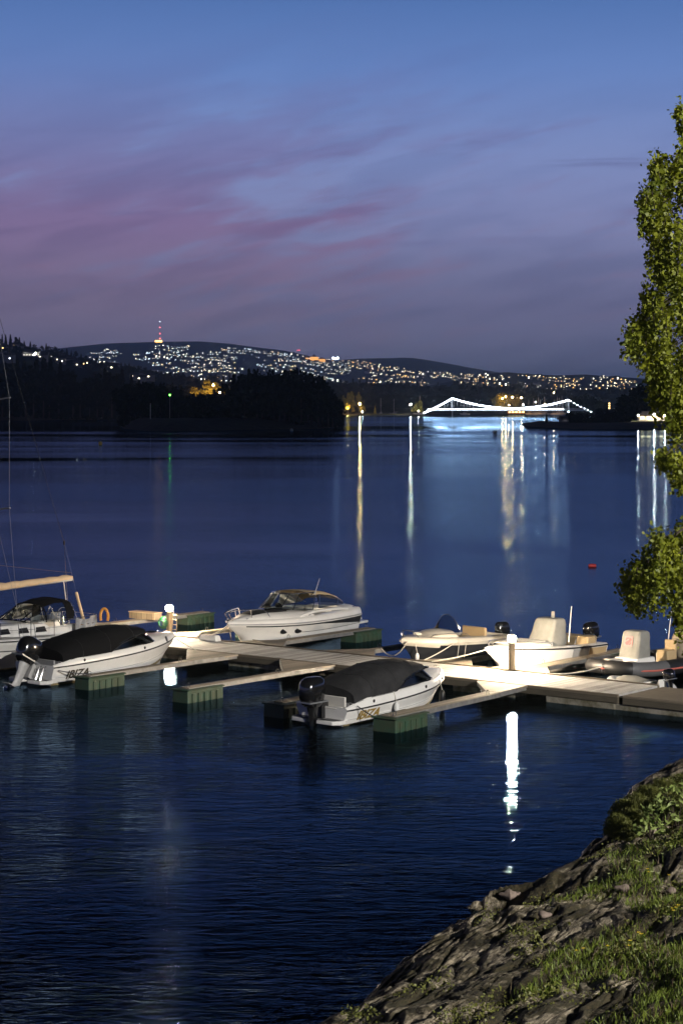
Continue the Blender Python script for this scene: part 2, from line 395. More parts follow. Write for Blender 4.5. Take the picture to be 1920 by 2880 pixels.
# ------------------------------------------------------------------ seabed and water
def bedmat():
    m = bpy.data.materials.new('seabed'); m.use_nodes = True; t = m.node_tree; b = t.nodes['Principled BSDF']
    tcn = t.nodes.new('ShaderNodeTexCoord'); sp = t.nodes.new('ShaderNodeSeparateXYZ'); t.links.new(tcn.outputs['Object'], sp.inputs[0])
    n_ = noise(t, tcn.outputs['Object'], .45, 5, .6, .4)
    sand = ramp(t, n_, [(.42, (.02, .03, .02, 1)), (.56, (.22, .30, .22, 1))])
    dp = ramp(t, mth(t, 'MULTIPLY', sp.outputs[2], -.2), [(.30, (1,)*3), (.46, (.04,)*3)])
    t.links.new(mixc(t, 1.0, sand, dp, 'MULTIPLY'), b.inputs['Base Color']); b.inputs['Roughness'].default_value = .9; return m
M['bed'] = bedmat()
xa = np.concatenate([np.linspace(-30000, -80, 12), np.linspace(-70, 70, 140), np.linspace(80, 30000, 12)])
ya = np.concatenate([np.linspace(-3000, -20, 5), np.linspace(0, 110, 130), np.linspace(140, 30000, 12)])
Xa, Ya = np.meshgrid(xa, ya); dd = shore_d(Xa, Ya)
Za = np.clip(np.where(dd < 0, dd*.13-.9, -1.6), -9, 0)+(fbm(Xa*.3, Ya*.3, 3)-.5)*.5
tag(grid_mesh('seabed', Xa, Ya, Za, M['bed']), kind='structure')

def watermat():
    m = bpy.data.materials.new('sea_water'); m.use_nodes = True; t = m.node_tree; t.nodes.clear()
    tcn = t.nodes.new('ShaderNodeTexCoord'); P = tcn.outputs['Object']
    def mp(sx, sy, rot=0):
        n = t.nodes.new('ShaderNodeMapping'); n.inputs['Scale'].default_value = (sx, sy, 1); n.inputs['Rotation'].default_value = (0, 0, rot)
        t.links.new(P, n.inputs[0]); return n.outputs[0]
    # calm lanes and wind-ruffled patches
    pat = mth(t, 'ADD', mth(t, 'MULTIPLY', noise(t, mp(.0016, .0065), 1.0, 5, .55, .5), .7), mth(t, 'MULTIPLY', noise(t, mp(.006, .03), 1.0, 4, .5, .5), .3))
    ruf = ramp(t, pat, [(.42, (.03,)*3), (.50, (.45,)*3), (.57, (1,)*3)], 'EASE')
    sp = t.nodes.new('ShaderNodeSeparateXYZ'); t.links.new(P, sp.inputs[0])
    lee = t.nodes.new('ShaderNodeMapRange'); lee.inputs['From Min'].default_value = 62; lee.inputs['From Max'].default_value = 105; t.links.new(sp.outputs[1], lee.inputs[0])
    shel = t.nodes.new('ShaderNodeMapRange'); t.links.new(sp.outputs[0], shel.inputs[0])   # calmer close to the rocks
    for k_, v_ in (('From Min', -5), ('From Max', 3.5), ('To Min', 1.10), ('To Max', .34)): shel.inputs[k_].default_value = v_
    catp = ramp(t, noise(t, mp(.05, .11, .3), 1.0, 4, .6, .8), [(.38, (.35,)*3), (.62, (1.15,)*3)], 'EASE')
    w4 = noise(t, mp(3.0, 9, .15), 1.0, 2, .5)
    w1 = noise(t, mp(.35, 1.1, .2), 1.0, 3, .5, 1.2)
    w2 = noise(t, mp(1.2, 3.6, -.2), 1.0, 3, .55, .9)
    w3 = noise(t, mp(.13, .22, .1), 1.0, 2, .5, .3)
    h = mth(t, 'ADD', mth(t, 'ADD', mth(t, 'MULTIPLY', w1, .045), mth(t, 'MULTIPLY', w4, .016)), mth(t, 'ADD', mth(t, 'MULTIPLY', w2, .055), mth(t, 'MULTIPLY', w3, .08)))
    bn = t.nodes.new('ShaderNodeBump'); bn.inputs['Distance'].default_value = 1.0
    t.links.new(mth(t, 'MULTIPLY', mth(t, 'MAXIMUM', mth(t, 'MULTIPLY', ruf, .42), mth(t, 'MULTIPLY', mth(t, 'SUBTRACT', 1.0, lee.outputs[0]), mth(t, 'MULTIPLY', shel.outputs[0], catp))), WAVE), bn.inputs['Strength']); t.links.new(h, bn.inputs['Height'])
    tr = t.nodes.new('ShaderNodeBsdfTransparent'); tr.inputs[0].default_value = (.42, .56, .52, 1)
    gl = t.nodes.new('ShaderNodeBsdfGlossy'); gl.inputs[0].default_value = (.29, .45, .66, 1); gl.distribution = 'BECKMANN'
    t.links.new(mth(t, 'ADD', mth(t, 'MULTIPLY', mth(t, 'MULTIPLY', ruf, lee.outputs[0]), .09), .035), gl.inputs['Roughness'])
    t.links.new(bn.outputs[0], gl.inputs['Normal'])
    fr = t.nodes.new('ShaderNodeFresnel'); fr.inputs[0].default_value = 1.18; t.links.new(bn.outputs[0], fr.inputs['Normal'])
    mx = t.nodes.new('ShaderNodeMixShader'); o = t.nodes.new('ShaderNodeOutputMaterial')
    t.links.new(fr.outputs[0], mx.inputs[0]); t.links.new(tr.outputs[0], mx.inputs[1]); t.links.new(gl.outputs[0], mx.inputs[2])
    t.links.new(mx.outputs[0], o.inputs[0]); return m
WAVE = .9
M['water'] = watermat()
wm = MB(); wm.add([(-30000, -3000, 0), (30000, -3000, 0), (30000, 30000, 0), (-30000, 30000, 0)], [(0, 1, 2, 3)])
tag(wm.build('water', M['water'], fix=False, smooth=0), kind='structure')
M['rubbergrey'] = mat('grey_inflatable_rubber', (.11, .11, .115), .55, var=.15, vscale=2)
M['lightrubber'] = mat('light_grey_rubber', (.42, .42, .42), .5, var=.12, vscale=2)
M['tancanvas'] = mat('tan_engine_cloth', (.42, .35, .25), .75, var=.2, vscale=3, bump=.4, bscale=5)
M['darkbuoy'] = mat('dark_buoy', (.03, .035, .03), .5, c2=(.12, .10, .02), vscale=1)
M['palebuoy'] = mat('pale_buoy', (.35, .42, .40), .5)
M['bridgerail'] = mat('bridge_railing', (.5, .5, .5), .5)
M['townwarm'] = emis('town_light_warm', (1.0, .68, .32), 14, False)
M['townwhite'] = emis('town_light_white', (1.0, .90, .70), 16, False)
M['towncool'] = emis('town_light_cool', (.72, .88, 1.0), 14, False)
M['townamber'] = emis('town_light_amber', (1.0, .48, .10), 13, False)
M['farflood'] = emis('far_floodlight_glow', (.80, .92, 1.0), 25, False)
M['lodgeglow'] = emis('glowing_lodge_wall', (1.0, .42, .08), 2.2, False)  # floodlighting on the lodge walls is put in as their own glow
M['lodgeroof'] = mat('lodge_roof', (.25, .08, .03), .8)
M['redglow'] = emis('red_warning_glow', (1.0, .10, .12), 9, False)
M['stone'] = mat('loose_stone', (.22, .17, .14), .8, var=.4, vscale=8, bump=.5)
# ------------------------------------------------------------------ pontoon pier (local x along the pier, y towards open water)
W0, W1 = -2.62, .12         # front and back edge of the walkway
def st_thing(name, label, cat, s, t, z=0, rot=0.0, group=None):
    return thing(name, label, cat, ST(s, t, z), UA+rot, group)
pier = st_thing('pontoon_pier', 'long grey boarded floating pier crossing the marina, moorings on both sides', 'pier', 0, 0)
x0, x1 = -9.0, 22.35
d = MB(); d.box(((x0+x1)/2, (W0+W1)/2, .465), (x1-x0, W1-W0-.14, .07)); d.build('deck', M['deckwood'], pier, 0)
for y, wd in ((W0+.05, .1), (W1-.05, .1)):
    e = MB(); e.box(((x0+x1)/2, y, .36), (x1-x0+.06, wd, .29)); e.build('edge_beam', M['edgewood'], pier, 0, bevel=.012)
k = MB(); k.box(((x0+x1)/2, W1-.06, .528), (x1-x0-.1, .09, .035)); k.build('kerb_rail', M['edgewood'], pier, 0, bevel=.01)
for a, b in ((-7.5, -4.5), (-.5, 2.6), (5.0, 8.2), (15.6, 18.2)):
    q = MB(); q.box(((a+b)/2, (W0+W1)/2, .02), (b-a, W1-W0-.35, .40)); q.build('pontoon', M['concrete'], pier, 0, bevel=.04)
q = MB()
for s_ in (9.7, 10.9, 12.4): q.box((s_, (W0+W1)/2, .12), (.22, W1-W0-.25, .18))
q.build('cross_beam', M['edgewood'], pier, 0)
pier2 = st_thing('pontoon_pier', 'short darker pier section with a pale concrete pontoon at the right edge of the photo', 'pier', 22.5, 0)
d = MB(); d.box((6.0, (W0+W1)/2, .445), (11.9, W1-W0-.14, .07)); d.build('deck', M['edgewood'], pier2, 0)
for y in (W0+.05, W1-.05):
    e = MB(); e.box((6.0, y, .33), (11.9, .1, .27)); e.build('edge_beam', M['edgewood'], pier2, 0, bevel=.012)
q = MB(); q.box((4.2, (W0+W1)/2, .0), (9.6, W1-W0-.12, .42)); q.build('pontoon', M['concrete'], pier2, 0, bevel=.04)
# pale pontoon under the right half of the long pier, in front
q = MB(); q.box((20.9, (W0+W1)/2-.02, .0), (2.7, W1-W0-.1, .42)); q.build('pontoon', M['concrete'], pier, 0, bevel=.04)

def finger(s, sign, length, label, wbeam=.34, fl=1.8, left=1.5, right=1.5, apex=1.75, floatw=.8, skew=0):
    """local +x points away from the pier"""
    r = st_thing('mooring_finger', label, 'mooring finger', s, W1 if sign > 0 else W0, 0, sign*math.pi/2+skew, 'mooring fingers along the pier')
    # gusset (left/right as seen looking outwards from local +x)
    g = MB(); g.prism([(0.003, -right), (apex, -wbeam/2), (apex, wbeam/2), (0.003, left)], .43, .492); g.build('gusset', M['beamwood'], r, 0)
    g = MB()
    for a, b in (((0.06, -right+.04, .41), (apex, -wbeam/2, .41)), ((0.06, left-.04, .41), (apex, wbeam/2, .41))): g.beam(a, b, .05, .15)
    g.build('brace', M['galv'], r, 0)
    b = MB(); b.box(((apex+length)/2+.01, 0, .45), (length-apex, wbeam, .075)); b.build('walkway', M['beamwood'], r, 0, bevel=.008)
    b = MB()
    for y in (-wbeam/2-.02, wbeam/2+.02): b.box(((apex+length)/2, y, .40), (length-apex, .04, .14))
    b.build('side_rail', M['galv'], r, 0)
    f = MB(); fx = length-fl/2+.25
    n = 6; zt, zb = .40, -.35
    f.box((fx, 0, (zt+zb)/2), (fl, floatw-.08, zt-zb), taper=.97)
    for i in range(n+1):
        x = fx-fl/2+fl*(i+.0)/n
        if 0 < i < n:
            for y in (-1, 1): f.box((x, y*(floatw/2-.035), (zt+zb)/2-.03), (.16, .06, zt-zb-.12))
    f.box((fx, 0, zt+.02), (fl+.04, floatw+.02, .05))
    f.build('float', M['float'], r, 0, bevel=.03)
    for x in (length-.1, apex+.6):
        c = MB(); c.tube([(x, wbeam/2-.05, .49), (x, wbeam/2-.05, .60), (x+.07, wbeam/2-.05, .64), (x+.14, wbeam/2-.05, .60), (x+.14, wbeam/2-.05, .49)], .012, 5)
        c.build('mooring_ring', M['steel'], r)
    return r
# near side (towards the shore)
finger(5.35, -1, 7.6, 'mooring finger with green float beside the black covered boat at the left', left=.35, right=2.3, apex=2.3)
finger(10.1, -1, 7.6, 'empty mooring finger in the middle, its mossy green float free of any boat', left=.35, right=2.3, apex=2.3)
finger(14.6, -1, 8.0, 'mooring finger whose dark green float shows left of the grey covered boat', left=.35, right=2.3, apex=2.3, floatw=.95)
finger(18.65, -1, 8.0, 'mooring finger whose green float shows right of the grey covered boat', left=.2, right=1.8, apex=1.9, wbeam=.5, floatw=.95, skew=.05)
# far side
finger(-6.0, 1, 8.0, 'mooring finger behind the sailing yacht, with a wooden box on it and a green float', wbeam=.5)
finger(-.62, 1, 6.0, 'mooring finger at the foot of the left pier lamp')
finger(4.0, 1, 7.6, 'mooring finger along the white motor cruiser, dark green float at its stern', wbeam=.5, floatw=.95)
finger(8.6, 1, 6.6, 'mooring finger just left of the cream day boat')
finger(13.15, 1, 6.8, 'mooring finger between the cream day boat and the centre console boat')
finger(16.45, 1, 8.0, 'mooring finger between the centre console boat and the rubber boat', wbeam=.6, skew=.03)

# box on the first far finger
bx = st_thing('storage_box', 'low pale wooden box with sloping lid on the far left mooring finger', 'box', -5.9, 4.1, .49, .05)
q = MB(); q.box((0, 0, .14), (1.5, .5, .28)); q.build('body', M['post'], bx, 0, bevel=.01)
q = MB(); q.box((0, 0, .30), (1.56, .56, .035)); q.build('lid', M['buff'], bx, 0, bevel=.01)
st = st_thing('dock_step', 'white moulded boarding step on the pier edge by the cruiser bow', 'step', 1.95, -.16, .50)
q = MB(); q.box((0, 0, .12), (.95, .34, .22), taper=.85); q.build('body', M['gel'], st, 0, bevel=.03)
q = MB()
for i in (-.3, -.1, .1, .3): q.box((i, 0, .235), (.12, .24, .02))
q.build('tread', M['cream'], st, 0, bevel=.005)

# ------------------------------------------------------------------ lamps on the pier
def pier_lamp(label, s, t, z0, h):
    r = st_thing('pier_lamp', label, 'lamp post', s, t, z0, 0, 'lamp posts on the pier')
    p = MB(); p.box((0, 0, (h-.16)/2), (.17, .17, h-.16)); p.build('post', M['post'], r, 0, bevel=.015)
    c = MB(); c.lathe([(.11, h-.16), (.13, h-.14), (.13, h-.12)], 14); c.build('collar', M['galv'], r)
    g = MB(); g.ball((0, 0, h), .145, 16, 10); g.build('globe', M['lampglow'], r)
    k = MB(); k.lathe([(.10, h+.10), (.15, h+.11), (.06, h+.17), (.01, h+.18)], 14); k.build('cap', M['galv'], r)
    return r
M['lampglow'] = emis('warm_lamp_glow', (1.0, .80, .56), 4200)
pier_lamp('weathered wooden pier lamp with a green hose on it, between the yacht and the cruiser', -1.42, .98, .49, 1.02)
pier_lamp('wooden pier lamp at the back edge of the pier by the centre console boat', 16.45, -.0, .545, 1.12)
hz_ = st_thing('hose_reel', 'bright green hose coiled on the left pier lamp post', 'hose', -1.55, .86, .88)
q = MB()
for i in range(4):
    R = .24-.03*i
    q.tube([(R*math.cos(a)-.12, -.04*i, R*math.sin(a)) for a in [2*math.pi*j/22 for j in range(22)]], .022, 6, closed=True)
q.build('hose', M['hose'], hz_)
q = MB(); q.box((-.12, .04, 0), (.1, .06, .3)); q.build('hanger', M['galv'], hz_, 0)
lt = st_thing('stepladder', 'small wooden stepladder leaning against the left pier lamp', 'ladder', -1.2, .88, .49)
q = MB(); q.tube([(0, 0, 0), (.02, .1, .85)], .02, 5); q.tube([(.3, 0, 0), (.22, .1, .85)], .02, 5)
for i in range(4): q.tube([(.01, .02+.02*i, .15+.2*i), (.28-.015*i, .02+.02*i, .15+.2*i)], .014, 5)
q.build('frame', M['post'], lt)

# floodlight mast on the shore, outside the picture: it lights the near side of the boats
mast = thing('street_lamp', 'tall grey street lamp standing on the shore to the right of the view', 'street lamp', (56, -20, 7.8), 0)
q = MB(); q.tube([(0, 0, -1), (0, 0, 24)], [.18, .09], 10); q.tube([(0, 0, 23.8), (-.6, .7, 24.4), (-1.4, 1.7, 24.5)], .06, 8); q.build('pole', M['galv'], mast)
q = MB(); q.box((-1.5, 1.85, 24.55), (.5, .7, .18), rz=.7); q.build('lamp_head', M['galv'], mast, 0, bevel=.03)
ld = bpy.data.lights.new('floodlight', 'SPOT'); ld.energy = 460000; ld.color = (1, .95, .88); ld.spot_size = math.radians(70); ld.spot_blend = .6; ld.shadow_soft_size = .25
lo = bpy.data.objects.new('floodlight', ld); COL.objects.link(lo); lo.parent = mast
pos = Vector((-1.5, 1.85, 24.3)); lo.location = pos
lo.rotation_euler = (Vector((1, 60, 0))-(pos+Vector((56, -20, 7.8)))).to_track_quat('-Z', 'Y').to_euler()
# ------------------------------------------------------------------ boats (local x from stern 0 to bow L, y to port, z up from the waterline)
class Hull:
    def __init__(s, L, B, zr0, zr1, g0=.2, g1=.22, rake=.9, tm=.45, p=2.4, chine=.80, zc0=-.03, zc1=.42, tum=.10, bowpow=1.6, stern=.92, keel=-.35, swoop=0):
        s.__dict__.update(locals()); del s.__dict__['s']
    def b(s, t):
        f = 1-max(0, (t-s.tm)/(1-s.tm))**s.p if t > s.tm else 1-(1-s.stern)*((s.tm-t)/s.tm)**2
        return s.B/2*max(f, 0)+.012
    def zr(s, t): return s.zr0+(s.zr1-s.zr0)*t**s.bowpow
    def g(s, t): return (s.g0+(s.g1-s.g0)*t)*(1 if not s.swoop else .25+.75*min(1, t/s.swoop))
    def rk(s, t): return s.rake*t**6
    def rub(s, t, o=0.0, dz=0.0): return Vector((s.L*t, s.b(t)+o, s.zr(t)+dz))
    def top(s, t, i=0.0):            # top inner edge of the gunwale
        return Vector((s.L*t-.25*t**8, max(s.b(t)-s.tum-i, 0), s.zr(t)+s.g(t)))
    def side(s, t, f):               # point on the topside, f 0 at chine .. 1 at rub
        b = s.b(t); bc = b*(s.chine-.35*t**4); zc = s.zc0+(s.zc1-s.zc0)*t**4; zr = s.zr(t)
        fl = f**(1+.9*t**2)
        return Vector((s.L*t-s.rk(t)*(1-f)*.75, bc+(b-bc)*fl, zc+(zr-.04-zc)*f))
    def station(s, t):
        b = s.b(t); zk = s.keel+(-s.keel-.06)*t**8; c0 = s.side(t, 0)
        pts = [Vector((s.L*t-s.rk(t), 0, zk)), Vector((s.L*t-s.rk(t)*.9, c0.y*.55, zk+(c0.z-zk)*.62)), c0, s.side(t, .02)+Vector((0, .03*(1-t), 0))]
        pts += [s.side(t, f)+Vector((0, (.022*(1-t) if f < .46 else 0), 0)) for f in (.15, .3, .44, .47, .6, .75, .9, 1.0)]
        pts += [Vector((s.L*t, b, s.zr(t)+.03))]
        g = s.g(t)
        pts += [Vector((s.L*t-.05*t**8, max(b-s.tum*.12, 0), s.zr(t)+g*.5)), Vector((s.L*t-.12*t**8, max(b-s.tum*.45, 0), s.zr(t)+g*.88)), s.top(t)]
        return pts
    def mesh(s, n=26, transom=True, tcut=0.0):
        m = MB(); ts = [tcut+(1-tcut)*(i/n)**.85 for i in range(n+1)]
        st = [s.station(t) for t in ts]; k = len(st[0])
        rings = [[Vector((p.x, -p.y, p.z)) for p in reversed(q)]+q[1:] for q in st]
        m.loft(rings, closed=False, cap0=False, cap1=False)
        if transom:
            q = rings[0]; m.add(q, [tuple(range(len(q)))])
        return m
    def strip(s, mfun, t0, t1, n=24, r=.025, sides=(1, -1), nn=6):
        m = MB()
        for sd in sides:
            m.tube([Vector((p.x, p.y*sd, p.z)) for p in [mfun(t0+(t1-t0)*i/n) for i in range(n+1)]], r, nn)
        return m
    def deck(s, t0, t1=1.0, camber=.12, n=14, inset=0.0, k=6):
        m = MB(); rings = []
        for i in range(n+1):
            t = t0+(t1-t0)*i/n; a = s.top(t, inset)
            rings.append([Vector((a.x, a.y*math.cos(math.pi*j/k), a.z+camber*math.sin(math.pi*j/k)*min(1, a.y*1.2))) for j in range(k+1)])
        m.loft(rings, closed=False, cap0=False, cap1=False); return m
    def cockpit(s, t0, t1, zf, wall=.16, n=10):
        """side decks, inner walls and floor"""
        m = MB(); rings = []
        for i in range(n+1):
            t = t0+(t1-t0)*i/n; a = s.top(t); c = s.top(t, wall)
            h = [a, Vector((c.x, c.y, c.z+.02)), Vector((c.x, c.y-.03, zf)), Vector((c.x, 0, zf))]
            rings.append([Vector((p.x, -p.y, p.z)) for p in h]+h[-2::-1])
        m.loft(rings, closed=False, cap0=False, cap1=False)
        m.add(rings[0], [tuple(range(len(rings[0])))]); m.add(rings[-1], [tuple(range(len(rings[-1])))]); return m

def boat_root(name, label, cat, s0, t0, s1, t1, group=None, z=0):
    a = ST(s0, t0, z); b = ST(s1, t1, z); d = b-a
    return thing(name, label, cat, a, math.atan2(d.y, d.x), group), d.length

def smooth_path(pts, n=6):
    """Catmull-Rom through the points"""
    P = [Vector(p) for p in pts]; P = [2*P[0]-P[1]]+P+[2*P[-1]-P[-2]]; o = []
    for i in range(1, len(P)-2):
        for j in range(n):
            t = j/n; a, b, c, d = P[i-1:i+3]
            o.append(.5*((2*b)+(c-a)*t+(2*a-5*b+4*c-d)*t*t+(3*b-a-3*c+d)*t**3))
    o.append(P[-2]); return o

def outboard(parent, x, y, z, tilt=0.0, sc_=1.0, mcowl='engine', mleg='engine', yaw=0):
    """outboard engine as one part with sub-parts; hangs at (x,y,z) = top of transom, tilts up about it"""
    R = Matrix.Rotation(yaw, 4, 'Z') @ Matrix.Rotation(tilt, 4, 'Y')
    def P(*a): return (R @ Vector(a))*sc_+Vector((x, y, z))
    def conv(m): m.v = [tuple(P(*v)) for v in m.v]; return m
    c = MB(); rings = []
    for zz, lx0, lx1, wy in ((-.02, -.50, -.08, .15), (.05, -.58, -.03, .20), (.20, -.64, .02, .235), (.38, -.66, .05, .245), (.52, -.64, .05, .235), (.62, -.58, .02, .20), (.68, -.48, -.06, .12), (.69, -.36, -.18, .04)):
        cx = (lx0+lx1)/2; rx = (lx1-lx0)/2
        rings.append([Vector((cx+rx*math.copysign(abs(math.cos(a))**.7, math.cos(a)), wy*math.copysign(abs(math.sin(a))**.7, math.sin(a)), zz)) for a in [2*math.pi*j/20 for j in range(20)]])
    c.loft(rings); cw = conv(c).build('engine_cowling', M[mcowl], parent, 50)
    b = MB(); b.box((-.3, 0, .10), (.66, .46, .035)); b.box((-.02, 0, .30), (.02, .30, .04))
    conv(b).build('cowling_trim', M['alu'], cw, 0)
    l = MB(); rings = []
    for zz, x0_, x1_, wy in ((.0, -.46, -.10, .12), (-.25, -.40, -.12, .09), (-.55, -.38, -.14, .06), (-.72, -.42, -.12, .05), (-.80, -.46, -.10, .07), (-.95, -.40, -.12, .06)):
        cx = (x0_+x1_)/2; rx = (x1_-x0_)/2
        rings.append([Vector((cx+rx*math.cos(a), wy*math.sin(a), zz)) for a in [2*math.pi*j/12 for j in range(12)]])
    l.loft(rings); l.box((-.34, 0, -.72), (.52, .26, .02))
    l.lathe([(.01, -.36), (.05, -.32), (.075, -.1), (.075, .12), (.05, .24)], 12, (-.32, 0, -.98), M=Matrix.Rotation(-math.pi/2, 3, 'Y'))
    l.prism([(-.34, -.012), (-.16, -.012), (-.16, .012), (-.34, .012)], -1.2, -1.0)
    l.box((.06, 0, -.12), (.24, .20, .42))
    lg = conv(l).build('engine_leg', M[mleg], parent, 40)
    p = MB()
    for k in range(3):
        a = 2*math.pi*k/3; q = []
        for rr, aa in ((.04, -.3), (.16, -.42), (.19, 0), (.16, .42), (.04, .3)):
            q.append(Vector((-.60+.10*aa, rr*math.cos(a+aa), -.98+rr*math.sin(a+aa))))
        p.add(q+[v_+Vector((.008, 0, 0)) for v_ in q], [(0, 1, 2, 3, 4), (9, 8, 7, 6, 5)]+[(i, (i+1) % 5, 5+(i+1) % 5, 5+i) for i in range(5)])
    conv(p).build('propeller', M['steel'], lg, 30)

def cleat(m, p, a=0.0, s=.12):
    c, sn = math.cos(a), math.sin(a); p = Vector(p)
    m.tube([p+Vector((-c*s, -sn*s, .045)), p+Vector((c*s, sn*s, .045))], .012, 5)
    for k in (-.4, .4): m.tube([p+Vector((c*s*k, sn*s*k, -.01)), p+Vector((c*s*k, sn*s*k, .045))], .012, 5)

def text_mesh(name, body, m, parent, origin, xdir, ydir, size, thick=.004, shear=0.0):
    cu = bpy.data.curves.new(name, 'FONT'); cu.body = body; cu.size = size; cu.extrude = thick; cu.shear = shear; cu.offset = size*.022
    to = bpy.data.objects.new(name, cu); COL.objects.link(to); bpy.context.view_layer.update()
    me = bpy.data.meshes.new_from_object(to.evaluated_get(bpy.context.evaluated_depsgraph_get()))
    bpy.data.objects.remove(to)
    xd = Vector(xdir).normalized(); zd = xd.cross(Vector(ydir)).normalized(); yd = zd.cross(xd)
    Mx = Matrix((xd, yd, zd)).transposed()
    for v in me.vertices: v.co = Mx @ v.co + Vector(origin)
    me.materials.clear(); me.materials.append(m)
    o = bpy.data.objects.new(name, me); COL.objects.link(o); o.parent = parent; return o

def fender(parent, top, h=.5, r=.09, m='white', ropetop=None):
    f = MB(); x, y, z = top
    f.lathe([(.01, 0), (r*.7, -.05), (r, -.12), (r, -h+.12), (r*.7, -h+.05), (.01, -h)], 10, top)
    o = f.build('fender', M[m], parent, 60)
    if ropetop is not None:
        q = MB(); q.tube([top, ropetop], .012, 5); q.build('fender_line', M['rope'], o)
    return o

# ---------- covered day cruiser (two of them, differing in cover, trim and engine)
def covered_boat(label, pts, cover, hullargs, letters, lettermat, tilt, legmat, bright_stern=False, group=None, ladder=True):
    r, L = boat_root('covered_motorboat', label, 'motorboat', *pts)
    h = Hull(L=L, **hullargs)
    h.mesh().build('hull', M['gel'], r, 50)
    h.strip(lambda t: h.rub(t, .0, -.01), 0, 1, r=.028).build('rub_rail', M['rub'], r, 60)
    h.strip(lambda t: h.side(t, .46)+Vector((0, .024*(1-t), 0)), .02, .93, r=.008).build('hull_line', M['greygel'], r, 60)
    w = MB()
    for sd in (1, -1):        # stained boot-top just above the water
        a = [h.side(t, .02)+Vector((0, .034*(1-t)+.004, 0)) for t in [i/20*.9 for i in range(21)]]
        b = [h.side(t, .17)+Vector((0, .026*(1-t)+.004, 0)) for t in [i/20*.9 for i in range(21)]]
        w.loft([[Vector((p.x, p.y*sd, p.z)) for p in (x_, y_)] for x_, y_ in zip(a, b)], closed=False, cap0=False, cap1=False)
    w.build('boot_top', M['antifoul'], r, 60)
    fd = h.deck(.66, .985, camber=.20); fdo = fd.build('foredeck', M['gel'], r, 60)
    ck = h.cockpit(.06, .68, .30); ck.build('cockpit', M['greygel'], r, 30)
    # foredeck hatch and anchor locker
    hp = h.top(.83); q = MB(); q.lathe([(.20, 0), (.22, .03), (.18, .05)], 20, (hp.x, 0, hp.z+.165)); q.build('deck_hatch', M['glass'], fdo, 60)
    q = MB()
    for sd in (1, -1):
        for t in (.22, .70):
            p = h.top(t, .05); cleat(q, (p.x, p.y*sd, p.z+.02))
    cleat(q, (L*.93, 0, h.top(.93).z+.07)); q.build('cleat', M['steel'], r)
    # round eyes in the topsides
    for t, f in ((.20, .5), (.63, .5)):
        for sd in (1, -1):
            q = MB(); p = Vector((L*t, (h.b(t)-h.tum*.12+.004)*sd, h.zr(t)+h.g(t)*.5))
            q.lathe([(.045, -.005), (.055, .006), (.03, .012)], 12, p, M=Matrix.Rotation(-sd*math.pi/2, 3, 'X'))
            q.build('hull_eye', M['black'], r, 40)
    # oval bow porthole
    for sd in (1, -1):
        t = .86; q = MB(); p = Vector((L*t-.02, (h.b(t)-.015)*sd, h.zr(t)+h.g(t)*.60)); n_ = Vector((.42, sd*.85, .32)).normalized()
        Rm = n_.to_track_quat('Z', 'X').to_matrix()
        q.lathe([(.105, -.02), (.115, .012), (.085, .016)], 18, p, M=Rm @ Matrix.Diagonal((1.0, .75, 1)))
        q.build('porthole', M['black'], r, 40)
    # windscreen: wraps round the front of the cockpit
    zt = h.top(.66).z; wh = .44; base = []; topp = []
    for a in [(-1+2*i/12) for i in range(13)]:
        s_ = abs(a); yb = (h.top(.5).y-.03)*math.sin(a*math.pi/2)*1.0
        xb = L*(.755-.085*s_**2.4); base.append(Vector((xb, yb, zt+.03+.06*(1-s_**2))))
        topp.append(Vector((xb-.44+.02*s_, yb*.86, zt+wh-.08*s_**3)))
    # side glass runs aft and falls to the gunwale
    for sd, lst in ((1, 1), (-1, 0)):
        ex = [(.56, .92, .37), (.47, .96, .24), (.385, 1.0, .05)]
        for tx, k, hh in ex:
            g_ = h.top(tx); pb = Vector((L*tx, (g_.y-.03)*sd, g_.z+.02)); pt = Vector((L*tx-.02, (g_.y-.03)*sd*k, g_.z+hh))
            if lst: base.append(pb); topp.append(pt)
            else: base.insert(0, pb); topp.insert(0, pt)
    q = MB(); q.loft([[a, b] for a, b in zip(base, topp)], closed=False, cap0=False, cap1=False)
    gl = q.build('windscreen', M['glass'], r, 60)
    q = MB(); q.tube(topp, .016, 6); q.tube(base, .018, 6)
    for i in (3, 6, 9, 12, 15): q.tube([base[i], topp[i]], .013 if i not in (3, 15) else .022, 6)
    q.build('windscreen_frame', M['steel'], gl)
    # canvas: from the windscreen top back to the transom corners
    rings = []; K = 14
    prof = [(.675, -.06), (.64, -.02), (.57, .05), (.48, .07), (.385, .03), (.29, -.05), (.20, -.17), (.12, -.32), (.065, -.47)]
    for ci, (tx, dz) in enumerate(prof):
        g_ = h.top(min(tx, .66)); crown = zt+wh+.20+dz
        if tx > .385:                # edge sits on the falling side glass
            u = (tx-.385)/(.66-.385); ez = g_.z+.05+.34*min(1, u**.8); ey = (g_.y-.03)*(1.0-.12*min(1, u))
        else: ez = g_.z-.04; ey = g_.y+.03
        ring = []
        for j in range(K+1):
            a = math.pi*j/K; y = math.cos(a); zz = math.sin(a)
            sag = .030*math.sin(5*a+.6)*math.sin(ci*1.7)+.018*math.sin(11*a+2*ci)
            ring.append(Vector((L*tx+.03*math.sin(3*a)*(ci > 2), ey*math.copysign(abs(y)**.72, y), ez+(crown-ez)*(zz**.82)+sag*zz)))
        rings.append(ring)
    q = MB(); q.loft(rings, closed=False, cap0=False, cap1=False)
    q.add(rings[0], [tuple(range(K+1))]); q.add(rings[-1], [tuple(range(K+1))])
    cv = q.build('canvas_cover', M[cover], r, 60)
    q = MB()
    for ri in (2, 4, 6): q.tube([p_+Vector((0, 0, .006)) for p_ in rings[ri]], .008, 5)
    q.build('cover_seam', M['rub'], cv)
    q = MB()
